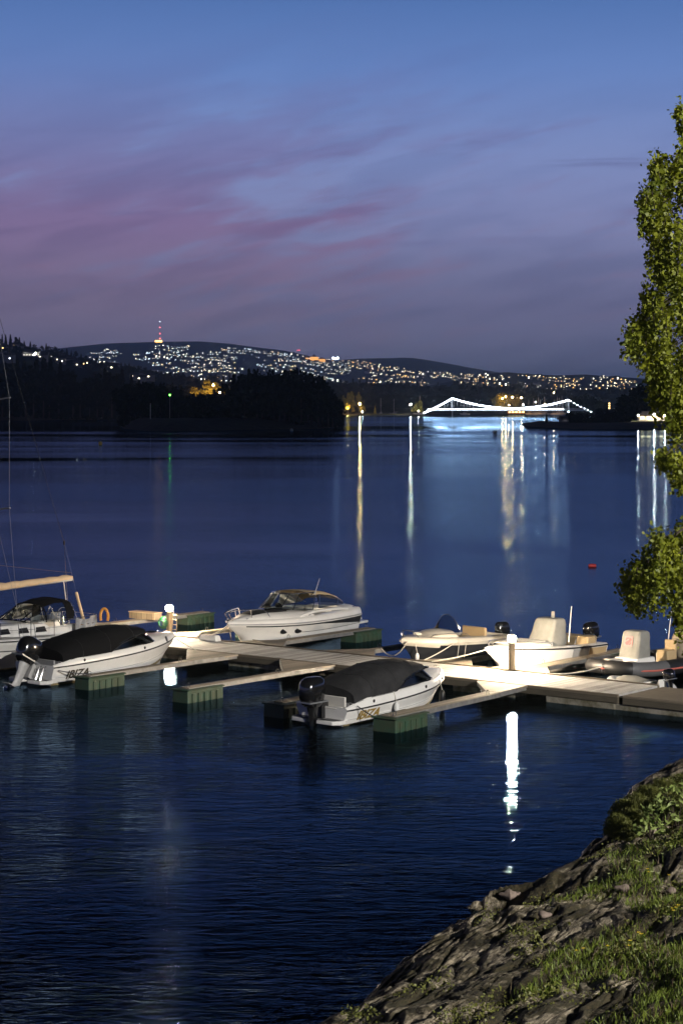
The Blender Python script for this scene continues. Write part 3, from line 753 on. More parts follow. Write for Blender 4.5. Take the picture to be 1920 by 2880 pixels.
    for sd in (0, -1): q.tube([rg[sd]+Vector((0, .01*(1 if sd == 0 else -1), .01)) for rg in rings], .012, 5)
    q.build('cover_seam', M['rub' if cover == 'canvas_black' else 'canvas_black'], cv)
    # stern: swim platforms, seat and well
    zs = .20
    for sd in (1, -1):
        q = MB(); y0, y1 = .22, h.b(0)-.05
        q.prism([(-.52, y0*sd), (.0, y0*sd), (.0, y1*sd), (-.28, y1*sd), (-.47, (y1-.16)*sd)][::sd], .07, zs)
        q.build('swim_platform', M['gel'], r, 30, bevel=.025)
        q = MB(); q.prism([(-.44, (y0+.07)*sd), (-.06, (y0+.07)*sd), (-.06, (y1-.12)*sd), (-.40, (y1-.14)*sd)][::sd], zs+.001, zs+.008)
        q.build('platform_pad', M['black'], r, 0)
    q = MB(); q.box((.16, 0, .52), (.34, h.B*.55, .05)); q.box((.34, 0, .68), (.08, h.B*.62, .34)); q.build('stern_seat', M['greygel' if cover == 'canvas_black' else 'upholstery'], r, 30, bevel=.02)
    if ladder:
        q = MB()
        for y in (-.42, -.66): q.tube([(-.30, y, .20), (-.12, y, .62), (-.02, y, .66)], .018, 6)
        for i in range(3): q.tube([(-.26+.06*i, -.42, .28+.13*i), (-.26+.06*i, -.66, .28+.13*i)], .022, 6)
        q.build('boarding_ladder', M['steel'], r)
    outboard(r, -.08, .05 if not bright_stern else -.02, .62, tilt, 1.35 if tilt else 1.30, 'engine', legmat)
    # lettering low on the starboard and port quarter
    a = h.side(.085, .30); b = h.side(.30, .30); up = h.side(.15, .44)-h.side(.15, .3)
    for sd in (-1, 1):
        A_ = Vector((a.x, (a.y+.045)*sd, a.z+.03)); B_ = Vector((b.x, (b.y+.045)*sd, b.z+.03)); Up = Vector((up.x, up.y*sd, up.z))
        if sd > 0: A_, B_ = B_, A_
        text_mesh('lettering', letters, lettermat, r, A_, B_-A_, Up, .44, shear=.25)
    return r, h, L

rA, hA, LA = covered_boat('white motorboat under a black canvas cover, outboard tilted up, beside the sailing yacht', (2.9, -10.45, 3.2, -3.5), 'canvas_black',
    dict(B=2.3, zr0=.66, zr1=1.08, g0=.24, g1=.20, rake=.85, swoop=.13), 'IBIZA', M['letter'], .50, 'engine_grey')
rD, hD, LD = covered_boat('white motorboat under a charcoal grey cover in the centre, black outboard towards the viewer', (16.55, -10.8, 16.72, -4.55), 'canvas_dark',
    dict(B=2.25, zr0=.50, zr1=.92, g0=.30, g1=.24, rake=.75, swoop=.15, p=2.8), 'IBIZA', M['gold'], 0.0, 'engine', True, ladder=False)
fender(rD, (LD*.36, -hD.b(.36)-.08, .55), .42, .085, 'white', (LD*.36, -hD.b(.36)+.05, .86))
fender(rD, (LD*.80, -hD.b(.8)-.10, .60), .5, .10, 'black', (LD*.80, -hD.b(.8)+.05, 1.0))
q = MB(); q.tube([hD.side(.96, .9)+Vector((.05, -hD.side(.96, .9).y, .05)), (LD*.93, 0, .45), (LD*.88, 0, .12)], .045, 8); q.build('bow_plate', M['steel'], rD)

# ---------- white motor cruiser behind the pier
r, L = boat_root('motor_cruiser', 'large white motor cruiser with tinted windscreen, beige canopy and two oval portholes', 'motor cruiser', 1.0, 9.2, 2.35, .45)
h = Hull(L=L, B=2.75, zr0=.82, zr1=1.12, g0=.30, g1=.16, rake=1.3, tm=.45, p=2.3, bowpow=2.0, tum=.16, zc1=.5, stern=.86)
h.mesh(30).build('hull', M['gel'], r, 50)
h.strip(lambda t: h.rub(t, .0, .0), .0, 1, r=.03).build('rub_rail', M['greygel'], r, 60)
def band(t0, t1, f0, f1, n=30, o=.012):
    m = MB()
    for sd in (1, -1):
        rg = []
        for i in range(n+1):
            t = t0+(t1-t0)*i/n; u = i/n
            a = h.side(t, f0(u)); b = h.side(t, f1(u)); a.y += o+.02*(1-t)*(f0(u) < .46); b.y += o
            rg.append([Vector((p.x, p.y*sd, p.z)) for p in (a, b)])
        m.loft(rg, closed=False, cap0=False, cap1=False)
    return m
band(.0, .92, lambda u: .60+.30*min(1, u*2.2)**.8, lambda u: .965).build('dark_stripe', M['darkhull'], r, 60)
band(.0, .62, lambda u: .56, lambda u: .585).build('hull_line', M['darkhull'], r, 60)
band(.0, .9, lambda u: .02, lambda u: .14, o=.03).build('boot_top', M['antifoul'], r, 60)
for t in (.60, .70):
    for sd in (1, -1):
        p = h.side(t, .66); dx = h.side(t+.02, .74)-h.side(t-.02, .74)
        n_ = Vector((-dx.y, dx.x, .12)).normalized(); n_.y = abs(n_.y)*sd
        q = MB(); Rm = n_.to_track_quat('Z', 'X').to_matrix()
        Rm = Matrix((Vector((1, 0, 0)), Vector((0, 0, 1)), n_)).transposed()
        q.lathe([(.25, -.03), (.265, .02), (.22, .026)], 22, (p.x, p.y*sd, p.z), M=Rm @ Matrix.Diagonal((1, .42, 1)))
        q.build('porthole', M['black'], r, 40)
fdk = h.deck(.46, .99, camber=.30, n=18); fo = fdk.build('foredeck', M['gel'], r, 60)
q = MB(); rg = []
for i in range(9):
    t = .56+.30*i/8; a = h.top(t); w_ = a.y*.62
    rg.append([Vector((a.x, w_*math.cos(math.pi*j/6), a.z+.015+.30*min(1, a.y*1.2)*math.sin(math.acos(max(-1, min(1, w_*math.cos(math.pi*j/6)/a.y)))))) for j in range(7)])
q.loft(rg, closed=False, cap0=False, cap1=False); q.build('deck_pad', M['canvas_dark'], fo, 60)
q = MB(); a = h.top(.69); q.box((a.x, 0, a.z+.335), (.42, .42, .04)); q.build('deck_hatch', M['glass'], fo, 0, bevel=.01)
h.cockpit(.10, .50, .42, wall=.2).build('cockpit', M['gel'], r, 30)
# aft bulwark rising and sloping transom, engine lid
q = MB(); rg = []
for t, zz in ((-.035, .62), (-.02, 1.0), (.02, 1.24), (.07, 1.30), (.14, 1.26)):
    w_ = h.b(max(t, 0))*(.95 if t > 0 else .88)
    rg.append([Vector((L*t, w_*math.copysign(abs(math.cos(math.pi*j/10))**.5, math.cos(math.pi*j/10)), .55+(zz-.55)*math.sin(math.pi*j/10)**.4)) for j in range(11)])
q.loft(rg, closed=False, cap0=False, cap1=False); q.add(rg[0], [tuple(range(11))]); q.add(rg[-1], [tuple(range(11))]); q.build('engine_lid', M['gel'], r, 50)
q = MB(); q.box((-.42, 0, .40), (.85, h.B*.78, .11)); q.build('swim_platform', M['gel'], r, 0, bevel=.04)
q = MB()
for sd in (1, -1):
    pts = [Vector((L*t, (h.top(t).y-.04)*sd, h.top(t).z+dz)) for t, dz in ((.12, .03), (.2, .10), (.32, .15), (.44, .16), (.52, .10), (.58, .02))]
    q.tube(smooth_path(pts, 4), .06, 8)
q.build('coaming', M['gel'], r, 60)
# windscreen and canopy frame
z0 = h.top(.55).z+.22; n = 14; base = []; top = []
for i in range(n+1):
    a = -1+2*i/n; s_ = abs(a); y = 1.08*math.sin(a*math.pi/2)
    base.append(Vector((L*(.645-.20*s_**2.2), y, z0+.10-.10*s_**2))); top.append(Vector((L*(.54-.155*s_**2.2), y*.80, z0+.70-.02*s_)))
q = MB(); q.loft([[a, b] for a, b in zip(base, top)], closed=False, cap0=False, cap1=False); gl = q.build('windscreen', M['clear'], r, 60)
q = MB(); q.tube(top, .026, 6); q.tube(base, .024, 6)
for i in (0, 3, 5, 9, 11, n): q.tube([base[i], top[i]], .018, 6)
q.build('windscreen_frame', M['steel'], gl)
rg = []; K = 8
for x, dz, hw in ((.44, .74, .90), (.36, .72, .95), (.27, .62, .99), (.20, .44, 1.02), (.145, .20, 1.04)):
    rg.append([Vector((L*x, hw*math.cos(math.pi*j/K), z0+dz-.16+.18*math.sin(math.pi*j/K)**.7)) for j in range(K+1)])
q = MB(); q.loft(rg, closed=False, cap0=False, cap1=False); q.build('canopy', M['canvas_beige'], r, 60)
q = MB()
for sd in (0, -1):
    q.tube([g_[sd] for g_ in rg]+[Vector((L*.12, (-1 if sd else 1)*1.04, z0-.02))], .018, 6)
    for i in (1, 3):
        g_ = rg[i][sd]; q.tube([g_, Vector((g_.x+.18, g_.y*1.08, z0+.02))], .014, 6)
    q.tube([top[0 if sd else -1], rg[0][sd]], .02, 6)
q.build('canopy_frame', M['steel'], r)
q = MB(); rg2 = []                    # clear side curtains
for sd in (1, -1):
    pts_ = [(.38, .55, .9), (.30, .50, .95), (.22, .34, 1.0), (.15, .06, 1.03)]
    q.loft([[Vector((L*x, sd*hw*1.0, z0+dz)), Vector((L*x+.05, sd*1.06, z0-.0))] for x, dz, hw in pts_], closed=False, cap0=False, cap1=False)
q.build('side_curtain', M['glass'], r, 60)
q = MB()
for x_, y_ in ((.40, -.5), (.40, .5)):
    q.box((L*x_, y_, .62), (.5, .55, .4)); q.box((L*x_-.2, y_, 1.05), (.14, .5, .6))
q.box((L*.17, 0, .72), (.55, 1.9, .5)); q.build('seat', M['upholstery'], r, 30, bevel=.04)
q = MB(); q.box((L*.50, -.5, .95), (.35, .8, .75)); q.build('dashboard', M['canvas_dark'], r, 30, bevel=.04)
q = MB(); q.lathe([(.17, 0), (.19, .012), (.17, .024)], 16, (L*.47, -.5, 1.42), M=Matrix.Rotation(-1.1, 3, 'Y')); q.build('steering_wheel', M['black'], r)
# pulpit rails either side of the bow
for sd in (1, -1):
    q = MB()
    P_ = [Vector((L*t+ox, max(h.top(t).y-.06+oy, .1)*sd, h.top(t).z+dz)) for t, ox, oy, dz in ((.97, .05, .02, .02), (.985, .16, .05, .30), (.95, .12, .02, .40), (.87, 0, -.04, .42), (.80, 0, -.05, .38), (.765, 0, -.03, .03))]
    q.tube(smooth_path(P_, 5), .019, 6)
    q.tube([P_[3], Vector((P_[3].x-.05, P_[3].y, h.top(.86).z+.03))], .016, 6)
    q.build('bow_rail', M['steel'], r)
q = MB(); q.tube([(L+.10, 0, h.top(1).z-.03), (L-.2, 0, h.top(1).z+.03)], .05, 8); q.tube([(L*.985, 0, h.zr(1)-.12), (L-.30, 0, .35)], .035, 6); q.build('anchor', M['steel'], r)
q = MB(); q.tube([(L*.40, .9, z0+.55), (L*.36, .95, z0+1.25)], [.012, .006], 5); q.build('antenna', M['white'], r)
q = MB()
for sd in (1, -1):
    for t in (.05, .5, .9): p = h.top(t, .03); cleat(q, (p.x, p.y*sd, p.z+.02))
q.tube([(L*.06, -.8, 1.33), (L*.06, -.8, 1.5), (L*.10, -.6, 1.5)], .012, 5); q.tube([(L*.1, .5, 1.3), (L*.1, .5, 1.44)], .04, 6)
q.build('cleat', M['steel'], r)
q = MB(); q.tube([(-.04, -h.b(0)*.97, 1.02), (-.05, -h.b(0)*.99, .55)], .014, 5); q.build('red_line', M['redpaint'], r)
rC, hC, LC = r, h, L

# ---------- cream day boat
r, L = boat_root('day_boat', 'small cream day boat with dark hull, rounded deck and hoop shaped windscreen', 'motorboat', 11.0, 7.0, 10.15, 1.75)
h = Hull(L=L, B=2.15, zr0=.70, zr1=.92, g0=.14, g1=.16, rake=.6, tm=.5, p=3.4, bowpow=1.5, tum=.12, chine=.74)
hm = h.mesh(26)
hm.m = [1 if sum(hm.v[i][2]-(h.zr(min(1, max(0, hm.v[i][0]/L)))-.16) for i in f)/len(f) > 0 else 0 for f in hm.f]
hm.build('hull', [M['darkhull'], M['cream']], r, 50)
h.strip(lambda t: h.rub(t, .005), 0, 1, r=.035).build('rub_rail', M['cream'], r, 60)
h.deck(.62, .99, camber=.05).build('foredeck', M['cream'], r, 60)
h.cockpit(.03, .64, .30, wall=.22).build('cockpit', M['cream'], r, 30)
q = MB(); rg = []
for x, w_, z_ in ((.80, .35, .06), (.76, .62, .20), (.68, .74, .29), (.58, .76, .30), (.54, .74, .05)):
    zb = h.top(.6).z
    rg.append([Vector((L*x, w_*math.cos(math.pi*j/10), zb+z_*math.sin(math.pi*j/10)**.6)) for j in range(11)])
q.loft(rg, closed=False, cap0=False, cap1=False); q.add(rg[0], [tuple(range(11))]); q.add(rg[-1], [tuple(range(11))]); q.build('cabin_top', M['cream'], r, 50)
q = MB(); zb = h.top(.55).z
arc = [Vector((L*.50+.18*math.sin(a), .62*math.cos(a), zb+.05+.80*math.sin(a))) for a in [math.pi*j/16 for j in range(17)]]
arcb = [Vector((L*.56+.28*math.sin(a), .66*math.cos(a), zb+.08+.18*math.sin(a))) for a in [math.pi*j/16 for j in range(17)]]
q.loft([[a, b] for a, b in zip(arc, arcb)], closed=False, cap0=False, cap1=False); gl = q.build('windscreen', glassmat('smoked_glass', (.5, .53, .56)), r, 60)
q = MB(); q.tube(arc, .014, 6); q.build('windscreen_frame', M['steel'], gl)
q = MB(); q.box((L*.30, 0, .62), (.5, 1.3, .42)); q.box((L*.24, 0, .98), (.12, 1.3, .42)); q.build('seat', M['tan'], r, 30, bevel=.05)
q = MB()
P_ = [Vector((L*t, (h.top(t).y-.05), h.top(t).z+dz)) for t, dz in ((.98, .02), (.985, .22), (.94, .26), (.90, .03))]
for sd in (1, -1): q.tube([Vector((p.x, p.y*sd, p.z)) for p in smooth_path(P_, 4)], .016, 6)
q.build('bow_rail', M['steel'], r)
q = MB()
for sd in (1, -1):
    P_ = [Vector((L*t, (h.top(t).y-.09)*sd, h.top(t).z+dz)) for t, dz in ((.82, .02), (.78, .14), (.60, .18), (.50, .16), (.46, .02))]
    q.tube(smooth_path(P_, 4), .014, 6)
q.build('hand_rail', M['steel'], r)
q = MB()
for k in range(3): q.tube([(L*.86+.16*math.cos(a), .15+.16*math.sin(a), h.top(.86).z+.11+.03*k) for a in [2*math.pi*j/14 for j in range(14)]], .014, 5, closed=True)
q.build('coiled_line', M['rope'], r)
outboard(r, -.04, 0, .62, 0, .95, 'engine', 'engine')
fender(r, (L*.30, h.b(.3)+.09, .52), .5, .10, 'white', (L*.30, h.b(.3)-.06, .86))
fender(r, (L*.93, h.b(.93)+.07, .50), .34, .08, 'white', (L*.93, h.b(.93)-.06, .95))
for t in (.55, .62):
    q = MB(); p = h.rub(t, .02); q.tube([Vector((p.x, p.y-.05, p.z+.14)), Vector((p.x, p.y+.05, p.z)), Vector((p.x+.1, p.y+.03, .1))], .012, 5); q.build('hanging_line', M['rope'], r)
rE, hE, LE = r, h, L

# ---------- centre console boat
r, L = boat_root('console_boat', 'white open boat with a tall olive grey covered steering console and a black rubbing strake', 'motorboat', 15.2, 7.0, 14.75, .75)
h = Hull(L=L, B=2.2, zr0=.78, zr1=1.10, g0=.06, g1=.06, rake=1.0, tm=.4, p=2.4, bowpow=1.5, tum=.08, zc1=.5)
h.mesh(28).build('hull', M['gel'], r, 50)
h.strip(lambda t: h.rub(t, .005), 0, 1, r=.032).build('rub_rail', M['rub'], r, 60)
for sd in (1, -1):
    m_ = MB(); rg = [[Vector((p.x, p.y*sd, p.z)) for p in (h.side(t, .30)+Vector((0, .03, 0)), h.side(t, .985)+Vector((0, .008, 0)))] for t in [.01+.19*i/6 for i in range(7)]]
    m_.loft(rg, closed=False, cap0=False, cap1=False); m_.build('stern_panel', M['tan'], r, 60)
for sd in (1, -1):
    band_ = MB(); rg = [[Vector((p.x, p.y*sd, p.z)) for p in (h.side(t, .30)+Vector((0, .03, 0)), h.side(t, .985)+Vector((0, .008, 0)))] for t in [.21+.16*i/6 for i in range(7)]]
    band_.loft(rg, closed=False, cap0=False, cap1=False); band_.build('dark_panel', M['greygel'], r, 60)
h.deck(.80, .985, camber=.04).build('foredeck', M['gel'], r, 60)
h.cockpit(.04, .82, .38, wall=.18).build('cockpit', M['gel'], r, 30)
q = MB(); q.box((L*.60, 0, .80), (1.5, 1.35, .62)); q.build('bow_seat', M['gel'], r, 30, bevel=.05)
q = MB(); q.box((L*.66, 0, 1.15), (1.5, 1.2, .10)); q.build('seat_cushion', M['upholstery'], r, 30, bevel=.03)
def covered_console(parent, cx, zb, w0, w1, l0, l1, hh, m, lean=.12, name='console_cover'):
    rg = []; n = 24
    for k, (u, inset) in enumerate(((0, 0), (.25, 0), (.5, .01), (.75, 0), (.93, .02), (.985, .06), (1.0, .14))):
        w_ = (w0+(w1-w0)*u)/2-inset; l_ = (l0+(l1-l0)*u)/2-inset; ring = []
        for j in range(n):
            a = 2*math.pi*j/n; c_, s_ = math.cos(a), math.sin(a); e = .35
            wr = 1+.025*math.sin(5*a+k*1.1)*(k < 5)+.015*math.sin(11*a+k)
            ring.append(Vector((cx-lean*u*hh+l_*wr*math.copysign(abs(c_)**e, c_), w_*wr*math.copysign(abs(s_)**e, s_), zb+hh*u)))
        rg.append(ring)
    q = MB(); q.loft(rg); return q.build(name, M[m], parent, 50)
cc = covered_console(r, L*.40, .92, 1.15, 1.02, 1.25, .72, 1.0, 'canvas_grey', .22)
q = MB(); q.tube([(L*.36, .1, 1.85), (L*.36, .1, 2.16)], .07, 8); q.build('covered_light', M['canvas_grey'], cc)
q = MB(); q.tube([(L*.31, .60, 1.0), (L*.29, .64, 2.35)], [.028, .014], 6); q.build('antenna', M['white'], r)
q = MB()
for sd in (1, -1):
    P_ = [Vector((L*t, (h.top(t).y-.06)*sd, h.top(t).z+dz)) for t, dz in ((.10, .02), (.12, .34), (.20, .38), (.30, .36), (.33, .02))]
    q.tube(smooth_path(P_, 3), .016, 6)
    P_ = [Vector((L*t, (h.top(t).y-.06)*sd, h.top(t).z+dz)) for t, dz in ((.55, .02), (.58, .16), (.78, .20), (.93, .18), (.95, .02))]
    q.tube(smooth_path(P_, 4), .014, 6)
q.build('hand_rail', M['steel'], r)
q = MB(); q.box((L*.10, 0, .92), (.6, 1.5, .40)); q.build('stern_bench', M['tan'], r, 30, bevel=.04)
outboard(r, -.05, 0, .80, .1, 1.05, 'engine', 'engine')
p = h.top(.80)
q = MB(); q.tube([(p.x, p.y-.02, p.z+.05), (p.x+.02, p.y+.12, p.z-.1), (p.x-.35, p.y+.10, .12)], .028, 6); q.build('hanging_line', M['rope'], r)
q = MB(); p = h.side(.86, .7); q.box((p.x, p.y+.02, p.z), (.22, .03, .07)); q.build('bow_eye', M['steel'], r, 0, bevel=.01)
rF, hF, LF = r, h, L

# ---------- rigid inflatable boat
r, L = boat_root('rubber_boat', 'black and grey rubber boat with red strake and covered console bearing a red emblem', 'rubber boat', 19.6, 8.6, 18.9, 2.1)
TR = .27
def tubepath(sd):
    pts = [(L-.28, .0, .60), (L-.32, .45, .60), (L-.52, .82, .57), (L-.95, 1.04, .54), (L-1.8, 1.10, .50), (L-3.4, 1.10, .48), (.4, 1.10, .48), (-.25, 1.10, .50)]
    return smooth_path([Vector((x, y*sd, z)) for x, y, z in pts], 6)
for sd in (1, -1):
    pp = tubepath(sd); nn = len(pp)-1
    segs = [(0, .30, 'rub'), (.30, .60, 'greygel'), (.60, .76, 'rub'), (.76, 1.0, 'greygel')]
    m_ = MB(); mats = [M['rubberblack'] if 'rubberblack' in M else M['rub'], M['greygel']]
    r_ = [TR]*(nn+1); r_[-1] = .05; r_[-2] = .17; r_[-3] = .23
    m_.tube(pp, r_, 16)
    mi = []
    per = 16
    for fi in range(len(m_.f)):
        u = (fi//per)/nn
        mi.append(0 if (u < .30 or .60 <= u < .76) else 1)
    m_.m = mi; tb = m_.build('inflatable_tube', [M['rub'], M['rubbergrey']] if 'rubbergrey' in M else [M['rub'], M['greygel']], r, 60)
    q = MB(); q.tube([Vector((p.x+(.0 if i > 8 else .0), p.y+sd*TR*.97*min(1, i/9), p.z-.02))+Vector((TR*.97*max(0, 1-i/9), 0, 0)) for i, p in enumerate(pp)], .035, 6)
    q.build('strake', M['redpaint'], tb)
q = MB(); rg = []
for x, w_, zk in ((0, .85, -.15), (L*.4, .85, -.15), (L*.7, .62, -.08), (L*.86, .5, .05), (L*.94, .30, .30)):
    rg.append([Vector((x, -w_, .30)), Vector((x, 0, zk)), Vector((x, w_, .30)), Vector((x, 0, .31))])
q.loft(rg); q.build('hull', M['rubbergrey'] if 'rubbergrey' in M else M['greygel'], r, 30)
q = MB(); q.box((L*.42, 0, .36), (L*.8, 1.55, .05)); q.build('deck', M['greygel'], r, 0)
q = MB(); q.box((L-.62, 0, .80), (.75, .42, .10)); q.box((L-.35, 0, .84), (.2, .3, .10)); q.build('bow_pad', M['cream'], r, 30, bevel=.04)
CX = L-1.95
q = MB(); q.box((CX, 0, .62), (1.15, 1.10, .42), taper=.93); q.build('console_base', M['gel'], r, 30, bevel=.04)
cc = covered_console(r, CX, .80, .92, .86, .86, .64, .98, 'canvas_grey', .10)
# emblem on the face towards the pier side
def emblem(parent, origin, xd, yd, w_):
    xd = Vector(xd).normalized(); yd = Vector(yd).normalized(); nd = xd.cross(yd).normalized()
    def P(a, b, k): return Vector(origin)+xd*a*w_+yd*b*w_+nd*k
    q = MB(); sq = [(-.5, -.5), (.5, -.5), (.5, .5), (-.5, .5)]
    q.add([P(a, b, 0) for a, b in sq]+[P(a, b, .006) for a, b in sq], [(4, 5, 6, 7), (0, 1, 5, 4), (1, 2, 6, 5), (2, 3, 7, 6), (3, 0, 4, 7)])
    o = q.build('emblem', M['pink'], parent, 0)
    q = MB()
    for poly in ([(-.36, .20), (-.25, .36), (.10, .36), (.10, .28), (-.10, .24), (-.32, .02)], [(.18, .38), (.38, .22), (.36, .10), (-.05, -.36), (-.20, -.36), (-.34, -.24), (-.36, -.10), (.05, .10)],
                 [(.36, -.20), (.25, -.36), (.0, -.36), (.12, -.26), (.34, -.02)]):
        n = len(poly); q.add([P(a, b, .008) for a, b in poly]+[P(a, b, .013) for a, b in poly], [tuple(range(n, 2*n))]+[(i, (i+1) % n, n+(i+1) % n, n+i) for i in range(n)])
    q.build('emblem_mark', M['pinkdark'], o, 0)
emblem(cc, (CX-.061+.36+.025, -.04, 1.41), (0, 1, 0), (-.21, 0, 1), .36)
q = MB(); q.box((L*.40, 0, .66), (.6, .5, .50)); q.box((L*.40-.26, 0, 1.05), (.12, .5, .42)); q.build('seat', M['tan'], r, 30, bevel=.04)
q = MB(); q.box((L*.40+.02, -.27, .62), (.5, .03, .34)); q.build('seat_net', M['cream'], r, 0)
q = MB(); q.tube([(L*.33, -.35, .6), (L*.31, -.35, 1.2), (L*.28, -.33, 2.35)], [.025, .02, .010], 6); q.build('antenna', M['white'], r)
# big round covered engine
q = MB(); rg = []
for x, rr, rz_, zc in ((.95, .12, .20, 1.05), (.90, .30, .50, 1.05), (.75, .36, .56, 1.05), (.55, .36, .54, 1.03), (.35, .34, .46, .98), (.12, .28, .34, .90), (-.05, .15, .18, .84)):
    rg.append([Vector((x+1.0, rr*math.cos(2*math.pi*j/20), zc+rz_*math.sin(2*math.pi*j/20))) for j in range(20)])
q.loft(rg); q.build('engine_cover', M['canvas_beige'] if False else M['tancanvas'], r, 60)
q = MB(); q.box((.75, 0, .92), (.5, .5, .2)); q.box((.55, 0, 1.1), (.1, .5, .4)); q.build('rear_seat', M['tan'], r, 30, bevel=.04)
rG, LG = r, L

# ---------- little tender between the rubber boat and the pier
r, L = boat_root('tender', 'small light grey tender lying close along the pier, with a black outboard engine', 'dinghy', 22.2, .85, 19.95, 1.05)
q = MB()
for sd in (1, -1):
    pp = smooth_path([Vector((x, y*sd, z)) for x, y, z in ((L, 0, .34), (L-.22, .28, .32), (L-.8, .46, .28), (L-1.6, .48, .26), (-.1, .48, .26))], 6)
    q.tube(pp, [.19]*(len(pp)-2)+[.15, .04], 12)
q.build('hull', M['lightrubber'], r, 60)
q = MB(); rg = []
for x, w_, z_ in ((L-.1, .15, .42), (L-.5, .40, .60), (L-.9, .48, .62), (L-1.5, .46, .50)):
    rg.append([Vector((x, w_*math.cos(math.pi*j/8), .34+(z_-.34)*math.sin(math.pi*j/8))) for j in range(9)])
q.loft(rg, closed=False, cap0=False, cap1=False); q.add(rg[0], [tuple(range(9))]); q.build('bow_cover', M['canvas_grey'], r, 60)
q = MB(); q.box((L*.38, 0, .28), (L*.7, .8, .05)); q.build('floor', M['greygel'], r, 0)
q = MB(); q.box((.05, 0, .40), (.06, .7, .45)); q.box((L*.35, 0, .44), (.22, .85, .05)); q.build('thwart', M['gel'], r, 0, bevel=.01)
q = MB(); q.box((L*.36, -.30, .475), (.5, .14, .03)); q.build('oar', M['black'], r, 0)
outboard(r, 0, 0, .52, .25, .62, 'engine', 'engine')
# ---------- sailing yacht at the left, stern towards the pier
r, L = boat_root('sailing_yacht', 'white sailing yacht with black sprayhood and buff sail cover at the left edge', 'sailboat', -1.75, -3.7, -1.75, -13.2)
h = Hull(L=L, B=3.3, zr0=.98, zr1=1.30, g0=.08, g1=.08, rake=1.2, tm=.42, p=2.2, bowpow=1.4, tum=.12, chine=.60, zc0=-.18, zc1=.4, stern=.66, keel=-.5)
h.mesh(30).build('hull', M['gel'], r, 60)
h.strip(lambda t: h.rub(t, .01), 0, 1, r=.028).build('toe_rail', M['rub'], r, 60)
def hb(f0, f1, o=.012, t1=.97):
    m = MB()
    for sd in (1, -1):
        m.loft([[Vector((p.x, (p.y+o)*sd, p.z)) for p in (h.side(t, f0), h.side(t, f1))] for t in [t1*i/24 for i in range(25)]], closed=False, cap0=False, cap1=False)
    return m
hb(.70, .735).build('dark_stripe', M['darkhull'], r, 60); hb(.04, .16, .03).build('boot_top', M['antifoul'], r, 60)
h.deck(.50, .99, camber=.06).build('foredeck', M['greygel'], r, 60)
h.cockpit(.02, .30, .75, wall=.42).build('cockpit', M['gel'], r, 30)
sdk = h.cockpit(.30, .52, 1.12, wall=.50); sdk.build('side_deck', M['greygel'], r, 30)
q = MB(); rg = []
for x, w_, z_ in ((.27, 1.02, .36), (.30, 1.04, .50), (.42, 1.05, .55), (.55, .95, .50), (.66, .78, .40), (.76, .5, .22), (.78, .4, .02)):
    zb = h.top(x).z-.03; pr = [(1, 0), (.97, .55), (.86, .92), (.5, 1.0), (0, 1.04)]
    ring = [Vector((L*x, w_*a, zb+z_*b)) for a, b in pr]; rg.append([Vector((p.x, -p.y, p.z)) for p in ring]+ring[-2::-1])
q.loft(rg, closed=False, cap0=False, cap1=False); q.add(rg[0], [tuple(range(len(rg[0])))]); cr = q.build('coachroof', M['gel'], r, 40)
for x0_, x1_ in ((.30, .36), (.395, .45), (.49, .55), (.58, .63)):
    for sd in (1, -1):
        w_ = 1.045-(.10 if x1_ > .5 else 0)*((x0_-.45)/.12)*1.6*(x0_ > .45); zb = h.top(x0_).z-.03
        q = MB(); a = [(L*x0_, .12), (L*x1_, .13), (L*x1_-.06, .32), (L*x0_+.10, .33)]
        q.add([(x, sd*(w_+.012-.1*(z_-.12)), zb+z_+.05) for x, z_ in a]+[(x, sd*(w_-.03-.1*(z_-.12)), zb+z_+.05) for x, z_ in a], [(0, 1, 2, 3), (7, 6, 5, 4)]+[(i, (i+1) % 4, 4+(i+1) % 4, 4+i) for i in range(4)])
        q.build('cabin_window', M['black'], cr, 0)
# coamings and cockpit benches
q = MB()
for sd in (1, -1): q.box((L*.16, sd*.92, 1.24), (L*.24, .16, .34)); q.box((L*.15, sd*.62, 1.0), (L*.2, .45, .12))
q.build('coaming', M['gel'], r, 30, bevel=.05)
q = MB(); q.tube([(L*.10, 0, .8), (L*.11, 0, 1.6)], .05, 8); q.tube([(L*.105, .36*math.cos(a), 1.62+.36*math.sin(a)) for a in [2*math.pi*j/20 for j in range(20)]], .02, 6, closed=True)
for a in (0, 1.05, 2.1): q.tube([(L*.105, .36*math.cos(a), 1.62+.36*math.sin(a)), (L*.105, -.36*math.cos(a), 1.62-.36*math.sin(a))], .012, 5)
q.build('steering_wheel', M['steel'], r)
# sprayhood
rg = []; zb = 1.62
for x, zz, w_, zlow in ((1.35, .72, .98, .05), (1.75, .80, 1.0, -.05), (2.25, .80, 1.0, -.05), (2.8, .66, .98, -.02), (3.3, .36, .92, .02), (3.75, .08, .86, .03)):
    rg.append([Vector((x, w_*math.copysign(abs(math.cos(math.pi*j/14))**.6, math.cos(math.pi*j/14)), zb+zlow+(zz-zlow)*math.sin(math.pi*j/14)**.75)) for j in range(15)])
q = MB(); q.loft(rg[:4], closed=False, cap0=False, cap1=False)
nf = len(q.f)
q.m = []
for fi in range(nf):
    i, j = divmod(fi, 14); side = j < 4 or j > 9
    q.m.append(1 if (side and i in (1, 2)) else 0)
q2 = MB(); q2.loft(rg[3:], closed=False, cap0=False, cap1=False)
hood = q.build('sprayhood', [M['canvas_black'], M['clear']], r, 60)
q2.build('hood_window', M['clear'], hood, 60)
q = MB()
for g_ in (rg[0], rg[1], rg[3], rg[5]): q.tube([p+Vector((0, 0, .006)) for p in g_], .024 if g_ is not rg[0] else .016, 6)
